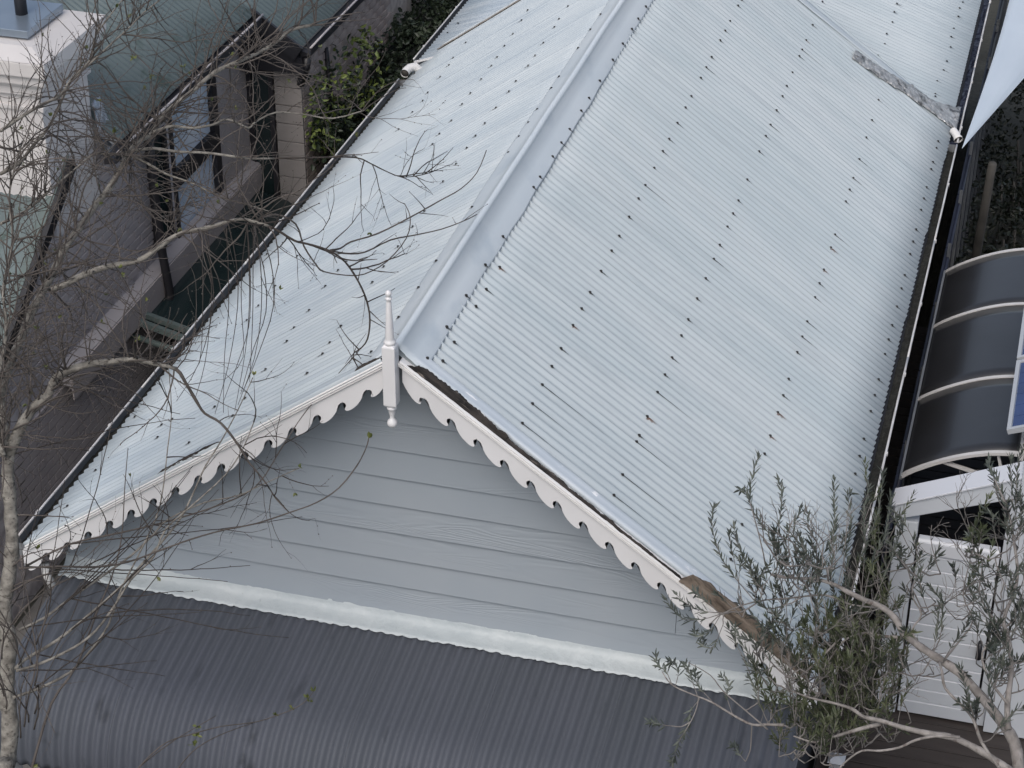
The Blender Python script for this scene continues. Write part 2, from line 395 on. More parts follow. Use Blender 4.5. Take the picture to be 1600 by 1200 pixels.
def on_row(px, py, sgn, xr):
    q = hit_roof(px, py, sgn, .02); return rp(sgn * xr, q.y)
R1 = '1162,2 1153,10 1141,33 1129,48 1118,60 1108,87 1099,106 1088,121 1075,147 1062,162 1056,188 1039,214 1029,235 1017,255 1004,289 995,314 981,337 963,367 950,393 933,415 914,450 900,476 892,508 871,547 856,575 844,596 832,627 813,658'
R2 = '1291,9 1275,42 1262,65 1255,81 1247,89 1236,114 1228,132 1220,147 1207,172 1201,191 1192,210 1181,237 1166,281 1152,310 1143,332 1132,352 1117,382 1104,402 1100,437 1086,470 1074,496 1059,517 1043,555 1032,583 1025,615 1009,656 997,686 986,690 971,735 957,770'
R3 = '1377,164 1362,189 1354,214 1340,249 1331,275 1326,296 1319,316 1300,363 1296,390 1286,422 1278,445 1269,465 1257,498 1245,520 1245,554 1233,590 1225,617 1211,640 1200,682 1189,709 1161,819 1139,867'
R4 = '1467,220 1465,236 1459,255 1457,269 1450,295 1446,316 1442,334 1435,362 1429,381 1421,401 1414,430 1407,451 1401,477 1394,510 1387,535 1374,551 1368,587 1362,612 1359,646 1351,685 1349,715 1340,743 1309,842'
RC2 = '759,402 737,440 717,465 685,513 668,546'
pp = lambda s: [tuple(map(float, q.split(','))) for q in s.split()]
longs = {(1099,106), (1004,289), (844,596), (832,627), (971,735), (1104,402), (1245,520), (1257,498), (1340,249), (1331,275), (1300,363), (1255,81), (1209,172), (1201,191), (957,770), (813,658), (986,690), (1025,615), (892,508)}
rusts = {(1286,422), (892,508), (1009,656), (1200,682), (1211,640), (1262,65), (1296,390), (717,465)}
for R_, xr in ((R1, .685), (R2, 1.25), (R3, 1.935), (R4, 2.49)):
    for q in pp(R_):
        k = 'r' if q in rusts else ('l' if q in longs else 's')
        put_screw(on_row(*q, 1, xr), 1, k, roof_r)
for i, q in enumerate(pp(RC2)): put_screw(on_row(*q, 1, .20), 1, 'r' if i == 0 else 's', roof_r)
LL = [(731,65),(790,72),(780,88),(712,88),(705,100),(771,102),(649,115),(690,120),(753,126),(631,135),(739,144),(672,143),(797,145),(664,156),(726,161),(780,166),(647,175),(709,187),(762,191),(627,200),(691,207),(747,211),(679,225),(732,232),(714,259),(697,282),
      (826,17),(817,32),(805,51),(877,28),(869,42),(890,10),(852,67),(841,84),(828,103),(809,127),
      (605,321),(665,332),(647,355),(627,382),(603,416),(531,423),(585,441),(510,449),(436,443),(468,399),(421,396),(410,474),(488,482),(465,509),(538,507),(522,531),(451,534),(509,551),(587,545),(483,584),(421,574),
      (389,619),(369,648),(274,653),(217,647),(254,666),(252,680),(182,775),(109,790),(151,736),(391,498),(336,640),(300,690)]
for q in LL:
    w = hit_roof(*q, -1, .02)
    put_screw(rp(w.x, w.y), -1, 's', roof_l)
# ---- ridge cap
CL = [(955,0),(942,19),(929,41),(881,114),(847,165),(802,232)]
mb = MB(); rows = []
nY = 110
for i in range(nY + 1):
    y = -.012 + (YB + .03) * i / nY
    wob = .006 * noise.noise(Vector((0, y * 1.3, 5))) ; sag = .008 * math.sin(y * .9 + .4)
    d1 = .012 * noise.noise(Vector((2, y * 2.1, 9)))
    ph = 2 * math.pi * (y - YF - .005) / PITCH
    ripple = -.0045 * math.cos(ph)
    r = []
    prof = [(-.188, .024, 1), (-.178, .026, .8), (-.125, .032, .2), (-.075, .038, 0), (-.035, .040, 0), (-.028, .046, 0)]
    for x, off, rip in prof:
        p = rp(x + (d1 if abs(x) > .1 else 0), y, off + ripple * rip); r.append(p)
    for a in range(9):                                           # roll top
        th = math.radians(-200 + 0) if 0 else math.pi * (1.08 - 1.16 * a / 8)
        r.append(Vector((.0 + .024 * math.cos(th) + wob, y, ZR + .050 + sag * .5 + .024 * math.sin(th))))
    for x, off, rip in [(.028, .046, 0), (.035, .040, 0), (.075, .038, 0), (.110, .032, .2), (.145, .027, .7), (.154, .024, 1)]:
        p = rp(x + (d1 if abs(x) > .1 else 0), y, off + ripple * rip); r.append(p)
    rows.append(r)
mb.grid(rows)
capo = mb.build('ridge_cap', M['cap'], roof_r, thick=.0015)
for q in pp('1004,5 992,24 982,40 968,63 952,88 932,121 915,148 903,168 885,197 872,218 859,240 837,270 824,284 775,360 746,403 715,450 682,497 648,543'):
    w = hit_roof(*q, 1, .035); put_screw(rp(.130, w.y, .0), 1, 's', capo, snap=False, off=.031)
for q in pp('942,19 929,41 908,71 881,114 869,132 847,165 831,187 818,208 803,232 745,318 689,402 655,447 623,494'):
    w = hit_roof(*q, -1, .035); put_screw(rp(-.162, w.y, .0), -1, 'w', capo, snap=False, off=.029)

# ---- verge flashing strips along the front edge
for sgn in (1, -1):
    mb = MB(); rows = []
    n = 90
    for i in range(n + 1):
        x = sgn * (.06 + (HW - .06) * i / n)
        nn = lambda k: .004 * noise.noise(Vector((x * 6, k, 1)))
        wv = .008 * noise.noise(Vector((x * 3, 2, 7)))
        q_ = (.006 + .026 * max(0, 1 - abs(x) / 1.0)) if sgn > 0 else -.050
        r = [rp(x, q_ - .006, .0), rp(x, q_ - .004, .030), rp(x, q_, .038 + nn(1)), rp(x, q_ + .03, .032 + nn(2)), rp(x, q_ + .075, .028 + nn(3)), rp(x, q_ + .095 + wv, .034 + nn(4)), rp(x, q_ + .112 + wv, .0215 + nn(5))]
        rows.append(r)
    mb.grid(rows); mb.build('verge_flashing', M['verge'] if sgn > 0 else M['roof_l'], roof_r if sgn > 0 else roof_l, thick=.0015)

# ---- gable wall with boards
gw = MB(); Y0 = .30
zb = 2.62
gw.prism([(-2.46, zb), (2.46, zb), (2.46, 2.99), (0, ZR - .06), (-2.46, 2.99)], lambda p, k: (p[0], Y0 + .03 + k * .1, p[1]))
gable = gw.build('gable_wall', M['wall_dark'], house)
zf, bs = 2.742, .206
i = 0; z = zf - .02
joints = {1: [1.66]}
while z < ZR - .2:
    z1 = min(z + bs, ZR - .13)
    def xs(zz): return max(0.02, (ZR - .05 - zz) / K)
    cuts = [-1e9] + joints.get(i, []) + [1e9]
    for a, b in zip(cuts[:-1], cuts[1:]):
        xl0, xr0 = max(-xs(z), a + .0015, -2.45), min(xs(z), b - .0015, 2.45)
        xl1, xr1 = max(-xs(z1), a + .0015, -2.45), min(xs(z1), b - .0015, 2.45)
        mb = MB(); n = 1
        # lapped profile: (y, z)
        pr = [(Y0 + .028, z + .0), (Y0 - .010, z), (Y0 - .012, z + .004), (Y0 + .012, z1 + .018), (Y0 + .028, z1 + .018)]
        L, Rr = [], []
        for y, zz in pr:
            t = (zz - z) / (z1 - z)
            L.append((xl0 + (xl1 - xl0) * min(t, 1), y, zz)); Rr.append((xr0 + (xr1 - xr0) * min(t, 1), y, zz))
        k = len(pr)
        mb.add(L + Rr, [(j, (j+1) % k, k + (j+1) % k, k + j) for j in range(k)] + [tuple(range(k))[::-1], tuple(range(k, 2*k))])
        mb.build('weatherboard', M['board'], gable)
    z += bs; i += 1

# ---- soffit under the overhang + side walls
mb = MB()
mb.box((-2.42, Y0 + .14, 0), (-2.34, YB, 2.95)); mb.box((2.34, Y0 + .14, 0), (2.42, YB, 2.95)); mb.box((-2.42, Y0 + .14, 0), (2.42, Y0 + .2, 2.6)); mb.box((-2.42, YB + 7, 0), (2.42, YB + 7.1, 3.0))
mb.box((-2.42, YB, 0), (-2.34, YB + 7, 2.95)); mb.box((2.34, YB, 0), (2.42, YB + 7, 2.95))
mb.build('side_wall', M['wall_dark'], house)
for s in (1, -1):
    mb = MB(); mb.hexa([(s*2.42, .1, 2.90), (s*2.60, .1, 2.90), (s*2.60, 15.4, 2.90), (s*2.42, 15.4, 2.90), (s*2.42, .1, 2.925), (s*2.60, .1, 2.925), (s*2.60, 15.4, 2.925), (s*2.42, 15.4, 2.925)])
    mb.box((min(s*2.575, s*2.595), .02, 2.78), (max(s*2.575, s*2.595), 15.4, 2.94)); mb.build('fascia', M['frame'], house)

# ---- barge boards: scalloped outline in gable plane coordinates
TP = .1605                                                        # tooth pitch in x
def tooth(x0):                                                    # offsets (dx, d) with d = vertical distance below the roof line
    # measured from the photograph: notch top at x0
    return [(0,.1355),(.012,.132),(.024,.137),(.031,.150),(.037,.166),(.050,.181),(.068,.193),(.088,.200),(.108,.2025),(.125,.200),(.137,.194),(.1455,.184),(.144,.175),(.1385,.1705),(.137,.160),(.141,.149),(.150,.1395)]
TOPD = .005
def barge(sgn):
    top, low = [], []
    xs0 = .045
    x_first = .172
    low.append((xs0, .135)); low += [(.06,.158),(.08,.180),(.10,.196),(.12,.203),(.138,.201),(.150,.193),(.1535,.184),(.148,.174),(.1455,.162),(.150,.150),(.160,.141)]
    low = [(x, d) for x, d in low]
    k = 0
    x = x_first
    while x < 2.47:
        for dx, d in tooth(x): low.append((x + dx, .1355 + (d - .1355) * 1.13))
        x += TP
    xe = x + .01
    low.append((xe, .15))
    zr = ZR; yf, yb = -.040, -.021; DB = .128
    # split the low line at x positions of the notches so that every polygon stays simple
    notches = [i for i, (x_, d) in enumerate(low) if abs(d - .1355) < 1e-6]
    cuts_ = [0] + notches + [len(low) - 1]
    mb = MB(); P2 = lambda x_, d: (sgn*x_, zr - K*x_ - d + .012)
    mb2 = bmesh.new()
    def face(pl, flip=False):
        vs_ = [mb2.verts.new(p) for p in pl]; return mb2.faces.new(vs_)
    xa = low[0][0]
    for i0, i1 in zip(cuts_[:-1], cuts_[1:]):
        seg = low[i0:i1+1]
        if len(seg) < 2: continue
        top = [(seg[-1][0], DB), (seg[0][0], DB)]
        for yy in (yf, yb): face([(P2(*q)[0], yy, P2(*q)[1]) for q in seg + top])
        band = [(seg[0][0], DB), (seg[-1][0], DB), (seg[-1][0], .02), (seg[0][0], .02)]
        for yy in (yf, yb): face([(P2(*q)[0], yy, P2(*q)[1]) for q in band])
        for q0, q1 in zip(seg[:-1], seg[1:]):
            a_, b_ = P2(*q0), P2(*q1); face([(a_[0], yf, a_[1]), (b_[0], yf, b_[1]), (b_[0], yb, b_[1]), (a_[0], yb, a_[1])])
    for xe_ in (low[0][0], low[-1][0]):
        dd = low[0][1] if xe_ == low[0][0] else low[-1][1]
        a_, b_ = P2(xe_, .02), P2(xe_, dd); face([(a_[0], yf, a_[1]), (b_[0], yf, b_[1]), (b_[0], yb, b_[1]), (a_[0], yb, a_[1])])
    bmesh.ops.triangulate(mb2, faces=[f_ for f_ in mb2.faces if len(f_.verts) > 4])
    bmesh.ops.remove_doubles(mb2, verts=mb2.verts, dist=1e-5)
    bmesh.ops.recalc_face_normals(mb2, faces=mb2.faces)
    me = bpy.data.meshes.new('barge_board'); mb2.to_mesh(me); mb2.free(); me.materials.append(M['white'])
    o = bpy.data.objects.new('barge_board', me); COL.objects.link(o); par(o, house)
    # moulding: stepped profile extruded along the rake (y, off) in the plane across the rake
    prof = [(-.010,.018),(-.049,.018),(-.060,.015),(-.063,.009),(-.057,.005),(-.052,.003),(-.060,.000),(-.062,-.006),(-.055,-.010),(-.0495,-.012),(-.0565,-.015),(-.056,-.021),(-.0415,-.028),(-.010,-.028)]
    mb = MB()
    x0, x1 = .03, HW + .0
    def pt(p, k):
        x_ = x0 if k == 0 else x1
        s_ = SL
        return Vector((sgn*(x_ + p[1]*K/s_), p[0], ZR - K*x_ + p[1]/s_))
    mb.prism(prof, pt)
    mo = mb.build('moulding', M['moulding'], o, bevel=.001)
    return o
barge_r = barge(1); barge_l = barge(-1)

# ---- rotten timber strip between roof edge and moulding (right), on the left dark strips painted in as a thin shadow line
def rag_strip(name, mt, parent, sgn, x0, x1, y0, y1, o0, o1, rough, seed, n=220, m=5):
    mb = MB(); rows = []
    for i in range(n + 1):
        x = x0 + (x1 - x0) * i / n
        en = min(1, i / 6, (n - i) / 6)
        r = []
        for j in range(m + 1):
            t = j / m; a = math.pi * t
            nn = noise.noise(Vector((x * 16, j * .9, seed))) + .6 * noise.noise(Vector((x * 50, j * 1.7, seed + 3)))
            tp = min(1, .25 + i / 30, .12 + (n - i) / (n * .55))
            yy = y0 + (y1 - y0) * t * (tp if t > 0 else 1) * (1 + .25 * noise.noise(Vector((x * 9, 3, seed)))) + rough * .9 * nn
            oo = o0 + (o1 - o0) * math.sin(a) * en + rough * nn * (.4 + .6 * math.sin(a))
            r.append(rp(sgn * x, yy, oo))
        rows.append(r)
    mb.grid(rows, smooth=False); return mb.build(name, mt, parent)
rag_strip('rot_and_shadow', M['rot_shade'], barge_r, 1, .05, 1.75, -.052, -.004, .014, .030, .008, 1)
rag_strip('rot_and_shadow', M['rot_shade'], barge_r, 1, .10, .66, -.036, .036, .018, .044, .014, 4, n=260)
o = rag_strip('bark_timber', M['bark_strip'], barge_r, 1, 1.72, 2.52, -.070, .045, .012, .092, .008, 2, n=160, m=8)
rag_strip('rot_and_shadow', M['rot_shade'], barge_l, -1, .05, .24, -.050, .000, .030, .050, .006, 8, n=30)  # dark strip stands in for the shadow line on this side
rag_strip('rot_and_shadow', M['rot_shade'], barge_l, -1, 1.1, 1.55, -.052, -.030, .034, .046, .004, 9, n=60)

# ---- finial
fx, fy = -.012, -.075
mb = MB()
def sqp(z0, z1, h0, h1=None):
    h1 = h1 or h0
    mb.hexa([(fx-h0, fy-h0, z0), (fx+h0, fy-h0, z0), (fx+h0, fy+h0, z0), (fx-h0, fy+h0, z0), (fx-h1, fy-h1, z1), (fx+h1, fy-h1, z1), (fx+h1, fy+h1, z1), (fx-h1, fy+h1, z1)])
sqp(4.535, 4.925, .039)
sqp(4.517, 4.535, .022, .039); 
sqp(4.925, 4.936, .039, .024)
fin = mb.build('finial', M['white'], house, bevel=.004)
mb = MB(); mb.lathe((fx, fy, 0), [(.0, 4.930), (.030, 4.931), (.036, 4.942), (.036, 4.952), (.029, 4.960), (.0265, 4.966), (.0265, 4.97), (.0150, 5.205), (.0115, 5.215), (.019, 5.222), (.0205, 5.228), (.019, 5.234), (.010, 5.238), (.012, 5.243), (.018, 5.252), (.019, 5.262), (.014, 5.275), (0, 5.281)], 20)
mb.build('spire', M['white'], fin)
mb = MB(); mb.lathe((fx, fy, 0), [(0, 4.372), (.018, 4.376), (.029, 4.390), (.031, 4.402), (.028, 4.416), (.017, 4.430), (.013, 4.437), (.015, 4.455), (.020, 4.475), (.021, 4.492), (.029, 4.500), (.031, 4.508), (.027, 4.518), (0, 4.519)], 20)
mb.build('pendant', M['white'], fin)

# ---- gutters
def gutter(sgn, y0, y1, z, mt_in, mt_muck, x0=HW - .0, lipm=None, muckz=.030):
    mb = MB(); g = []
    n = 40
    for i in range(n + 1):
        y = y0 + (y1 - y0) * i / n
        wx = .004 * noise.noise(Vector((sgn * 4, y * 1.1, 2))); wz = .006 * noise.noise(Vector((sgn * 4, y * .7, 8)))
        pr = [(x0 + .010, .0), (x0 + .010, -.085), (x0 + .020, -.095), (x0 + .095, -.095), (x0 + .110, -.075), (x0 + .116, -.03), (x0 + .118, .0)]
        g.append([(sgn * (a + wx), y, z + b + wz) for a, b in pr])
    mb.grid(g, smooth=False)
    for gi in (0, n): mb.add(g[gi], [tuple(range(7))])
    go = mb.build('gutter', mt_in, house, thick=.0015)
    mb = MB()
    for q in range(4):
        a = y0 + (y1 - y0) * q / 4 + .002; b = y0 + (y1 - y0) * (q + 1) / 4 - .002
        pts = []
        for i in range(11):
            y = a + (b - a) * i / 10
            wx = .004 * noise.noise(Vector((sgn * 4, y * 1.1, 2))); wz = .006 * noise.noise(Vector((sgn * 4, y * .7, 8)))
            pts.append((sgn * (x0 + .118 + wx), y, z + wz + .004))
        mb.tube(pts, .0085, 8)
    mb.build('gutter_lip', lipm or M['gutter_lip'], go)
    mb = MB(); rows = []
    for i in range(int((y1 - y0) / .03)):
        y = y0 + .01 + i * .03
        rows.append([(sgn * (x0 + .012 + .098 * j / 5), y, z - .085 + muckz + .02 * noise.noise(Vector((j * .6, y * 6, 3))) + .012 * noise.noise(Vector((j, y * 25, 8)))) for j in range(6)])
    mb.grid(rows, smooth=False); mb.build('leaf_litter', mt_muck, go, kind='stuff')
    y = y0 + .35; br = None
    while y < y1 - .1:
        if br is None:
            mb = MB()
            mb.box((min(sgn*(x0+.114), sgn*(x0+.132)), -.012, -.012), (max(sgn*(x0+.114), sgn*(x0+.132)), .012, .012))
            br = mb.build('gutter_bracket', M['gutter_lip']); br.location = (0, y, z)
            par(br, go)
        else:
            c = br.copy(); COL.objects.link(c); c.parent = go; c.location = (br.location.x, br.location.y + (y - (y0 + .35)), br.location.z)
        y += 1.12
    return go
gr = gutter(1, .02, 7.95, 2.985, M['gutter'], M['muck_dark'])
gutter(1, 8.0, 15.3, 2.985, M['navy'], M['navy'], muckz=.0)
gl = gutter(-1, .0, 8.0, 2.985, M['gutter'], M['muck_dark'], muckz=.03)
gutter(-1, 8.40, 15.3, 3.035, M['gutter'], M['muck_dark'], x0=HW - .02)

# white pvc stubs
mb = MB(); a = hit_roof(1492, 208, 1, .06); 
pts = [a + Vector((-.02, .05, .0)), a + Vector((.01, .0, -.01)), a + Vector((.035, -.045, -.03))]
mb.tube(pts, .036, 16, cap=False); mb.tube([pts[2], pts[2] + (pts[2]-pts[1]).normalized()*.018], [.042, .042], 16, cap=False)
mb.tube([p + (pts[2]-pts[1]).normalized()*.004 for p in pts], .030, 16, mi=1)
mb.build('overflow_pipe', [M['pvc'], M['pipe_in']], house)
mb = MB()
pts = [Vector((-2.52, 8.17, 3.03)), Vector((-2.555, 8.16, 3.068)), Vector((-2.595, 8.12, 3.065)), Vector((-2.61, 8.06, 3.055)), Vector((-2.612, 8.01, 3.05))]
mb.tube(pts, .043, 16, cap=False); mb.tube([p + Vector((0, .008, 0)) for p in pts[2:]], .036, 16, mi=1)
mb.build('overflow_pipe', [M['pvc'], M['pipe_in']], house)

# ---- rear roof, lower pitch
K2 = .36
rear = MB(); rear.prism([(-2.5, 2.93), (2.5, 2.93), (0, 2.93 + 2.5*K2)], lambda p, k: (p[0], 8.62 + k * 6.7, p[1]))
rear = rear.build('rear_roof', M['soffit'], house)
S2 = math.hypot(1, K2)
def rp2(x, y, o, s): return Vector((s*(x + o*K2/S2), y, (ZE + .018 if s > 0 else ZE + .062) + K2 * (HW - x) + o/S2))
for s in (1, -1):
    y = 8.40 if s > 0 else 8.36; L2 = (HW + .03)
    for q in range(9):
        def fn(u, t, o, s=s): return rp2(t, u, o, s)
        corr_sheet('roof_sheet', M['roof_r'] if s > 0 else M['roof_rear'], rear, fn, y, 10, L2, 5, lift=.003, tail=.4)
        y += 10 * PITCH
for q in pp('1401,4 1397,17 1394,33 1385,51 1382,67 1371,85 1323,56 1301,? '.replace('1301,? ', '')) + pp('1504,2 1499,11 1497,24 1490,43 1486,56 1485,72 1479,94 1474,108 1464,125 1461,145 1461,149'):
    d = ray(*q); zz = ZE + .018 + .0; t = (zz + K2 * HW + .02 - K2 * CP.x - CP.z) / (d.z + K2 * d.x); p = CP + d * t
    put_screw(Vector((p.x, p.y, ZE + .018 + K2 * (HW - p.x))), 1, 's', rear, snap=False, off=.010, kk=K2)
for q in pp('716,35 700,50'):
    d = ray(*q); t = (ZE + .08 + K2 * HW + K2 * CP.x - CP.z) / (d.z - K2 * d.x); p = CP + d * t
    put_screw(Vector((p.x, p.y, ZE + .062 + K2 * (HW + p.x))), -1, 'w', rear, snap=False, off=.010, kk=K2)
# apron over the seam: pale flashing then crumpled foil
def ribbon(name, mt, path, wid, rough, seed, n=90, m=10, lift=.03, arch=.02):
    mb = MB(); rows = []
    P = [Vector(p) for p in path]
    def ev(t, L):
        t *= len(L) - 1; i = min(int(t), len(L) - 2); return L[i] * (1 - t + i) + L[i+1] * (t - i)
    for i in range(n + 1):
        t = i / n; c = ev(t, P); w = ev(t, wid); r = []
        for j in range(m + 1):
            q = j / m - .5
            nn = noise.noise(Vector((t * 22, q * 7, seed))) + .5 * noise.noise(Vector((t * 60, q * 16, seed + 5)))
            base = rp(c.x, c.y + q * w)
            if base.y > 8.46:
                z2 = ZE + .018 + K2 * (HW - c.x); f = min(1, (base.y - 8.46) / .06); base.z = base.z * (1 - f) + max(z2, base.z - .30) * f
            r.append(base + Vector((.3, 0, .9)) * (lift + arch * (1 - (2 * q) ** 2) + rough * nn))
        rows.append(r)
    mb.grid(rows, smooth=True); return mb.build(name, mt, house, thick=.001)
ribbon('seam_flashing', M['roof_l'], [(.0, 8.43, 0), (1.2, 8.43, 0), (2.15, 8.43, 0)], [.24, .24, .16], .0015, 3, n=40, m=6, lift=.026, arch=.004)
ribbon('foil_flashing', M['foil'], [(1.64, 8.13, 0), (1.9, 8.20, 0), (2.15, 8.32, 0), (2.35, 8.42, 0), (2.62, 8.50, 0)], [.22, .22, .24, .36, .44], .016, 12, lift=.034, arch=.018)
mb = MB(); mb.prism([(-2.62, 0), (-2.38, 0)][:2] + [(-2.38, .02), (-2.62, .02)], lambda p, k: (p[0], 8.335 + k * .02, ZE + .02 + K2 * (HW + p[0]) + p[1] + .03))
mb.build('fascia', M['moulding'], house)
mb = MB(); rows = []
for i in range(60):
    x = -(.02 + 2.40 * i / 59); w = .004 * noise.noise(Vector((x * 5, 1, 2))); rows.append([rp(x, 8.50, .034 + w), rp(x, 8.525, .040 + w), rp(x, 8.540, .030 + w), rp(x, 8.545, -.06)])
mb.grid(rows); mb.build('verge_flashing', mat('tarnished_verge', (.16,.135,.11), .8, (.33,.31,.29), 8), roof_l, thick=.0015)
mb = MB(); rows = []
for i in range(60):
    x = -(.02 + 2.36 * i / 59); w = .004 * noise.noise(Vector((x * 5, 7, 2))); rows.append([rp(x, 8.55, -.05), rp(x, 8.56, .045 + w), rp(x, 8.63, .040 + w), rp(x, 8.66, .02 + w)])
mb.grid(rows); mb.build('seam_flashing', M['roof_l'], rear, thick=.0015)

# ---- lead flashing at the base of the gable
mb = MB(); rows = []
n = 500
for i in range(n + 1):
    x = -2.47 + 4.92 * i / n
    r = []
    rip = -math.cos(2 * math.pi * (x + 2.46) / PITCH)
    jog = .0015 * noise.noise(Vector((x * 3, 0, 4)))
    for j, (yy, zz) in enumerate([(Y0 + .005, zf + .005), (Y0 - .010, zf - .005), (Y0 - .014, zf - .028), (Y0 - .022, zf - .050), (Y0 - .045, zf - .068), (Y0 - .085, zf - .080), (Y0 - .120, zf - .085), (Y0 - .150, zf - .090)]):
        t = j / 7
        nn = noise.noise(Vector((x * 5, j * .8, 1))) + .6 * noise.noise(Vector((x * 14, j * 1.1, 6)))
        cre = abs(noise.noise(Vector((x * 9 + j * .25, j * .3, 20)))) 
        r.append((x, yy - .006 * nn * t * 1.5 * (1 if j < 7 else .2) + .014 * max(0, .12 - cre) * 6 * t, zz + .005 * nn * min(1, t * 2) + jog * t + ((.0040 if j == 7 else .0015) * rip if j >= 6 else 0)))
    rows.append(r)
mb.grid(rows); mb.build('lead_flashing', M['lead'], house, thick=.002)

# ---- bullnose veranda roof
vr = MB(); 
path = []; y, z, s = Y0 - .02, zf - .088, 0.
ds = .05
def theta(s):
    if s < .78: return math.radians(10)
    return math.radians(min(88, 10 + 112 * (s - .78)))
while s < 1.6:
    path.append((y, z, theta(s)))
    y -= math.cos(theta(s)) * ds; z -= math.sin(theta(s)) * ds; s += ds
def vfn(u, t, o):
    q = t / ds; i = min(int(q), len(path) - 2); f = q - i
    y = path[i][0] * (1-f) + path[i+1][0] * f; z = path[i][1] * (1-f) + path[i+1][1] * f; th = path[i][2] * (1-f) + path[i+1][2] * f
    return Vector((u, y - math.sin(th) * o, z + math.cos(th) * o))
VLEN = (len(path) - 1) * ds
vr.prism([(-2.4, 0), (2.4, 0), (2.4, .05), (-2.4, .05)], lambda p, k: (p[0], path[-1][0] + .10 + k * .05, path[-1][1] + p[1] + .05))
ver = vr.build('veranda_roof', M['frame'], house)
x = -2.46
while x < 2.42:
    n = min(10, int(round((2.50 - x) / PITCH)))
    corr_sheet('roof_sheet', M['dark_iron'], ver, vfn, x, n, VLEN, 34, seg=10, lift=.003, amp=.0108, tail=.5)
    x += n * PITCH
mb = MB(); 
for x in (-2.4, -.8, .8, 2.4): mb.box((x-.05, path[-1][0] + .04, 0), (x+.05, path[-1][0]+.14, path[-1][1] + .05))
mb.build('veranda_posts', M['white'], house)
mb = MB(); rows = []
for i in range(int(VLEN / ds) + 1): 
    p0 = vfn(-2.455, i * ds, .012); p1 = vfn(-2.455, i * ds, -.05); rows.append([p0 + Vector((.02, 0, 0)), p0, p1])
mb.grid(rows, smooth=False); mb.build('veranda_edge', M['dark_iron'], house, thick=.002)
mb = MB(); mb.tube([Vector((-2.50, .06, 2.80)), Vector((-2.50, .06, 2.72)), Vector((-2.47, .07, 2.62))], .028, 12); mb.build('spreader_pipe', M['pvc'], house)

#PART2
# ================================================================ neighbour's house (left)
nb = empty('neighbour_house', (-5, 6, 0))
tag(nb, 'mauve brick house with green corrugated roof, cream chimney and tall reflecting window across the lane', 'house')
XN = -4.40
GZ, GX = 3.47, -4.20
GK = .70; GS = math.hypot(1, GK)
def gp(u, t, o, x0=GX): return Vector((x0 - t / GS + o * GK / GS * 1, u, GZ - GK * (x0 - GX) + t * GK / GS + o / GS))
mb = MB()
mb.hexa([gp(5.02, 0, -.08), gp(8.16, 0, -.08), gp(8.16, 3.2, -.08), gp(5.02, 3.2, -.08), gp(5.02, 0, -.03), gp(8.16, 0, -.03), gp(8.16, 3.2, -.03), gp(5.02, 3.2, -.03)])
mb.hexa([gp(8.17, -.55, -.08), gp(13, -.55, -.08), gp(13, 3.2, -.08), gp(8.17, 3.2, -.08), gp(8.17, -.55, -.03), gp(13, -.55, -.03), gp(13, 3.2, -.03), gp(8.17, 3.2, -.03)])
nroof = mb.build('roof', M['soffit'], nb)
y = 5.02
while y < 12.6:
    n = min(10, int((12.8 - y) / PITCH)); s0 = -.03 if y < 8.10 else -.58
    if y < 8.14 < y + n * PITCH: n = int((8.16 - y) / PITCH)
    if n < 1: y = 8.16; continue
    corr_sheet('roof_sheet', M['n_green'], nroof, lambda u, t, o, s0=s0: gp(u, s0 + t, o), y, n, 3.2 - s0, 3, seg=8, lift=.003)
    y += n * PITCH
def eave(y0, y1, x, z, nm='gutter'):
    mb = MB(); mb.hexa([(x-.005, y0, z-.12), (x+.10, y0, z-.10), (x+.10, y1, z-.10), (x-.005, y1, z-.12), (x-.005, y0, z-.055), (x+.10, y0, z-.085), (x+.10, y1, z-.085), (x-.005, y1, z-.055)])
    mb.box((x+.102, y0, z-.10), (x+.108, y1, z-.022))
    g = mb.build(nm, M['frame'], nb)
    mb = MB(); mb.tube([(x+.105, y0 + (y1-y0)*i/12, z-.018 + .003*math.sin(i)) for i in range(13)], .011, 8); mb.build('gutter_lip', M['ledge'], g)
    return g
eave(4.74, 8.13, GX, GZ)
eave(8.18, 13., GX + .46, GZ - .32)
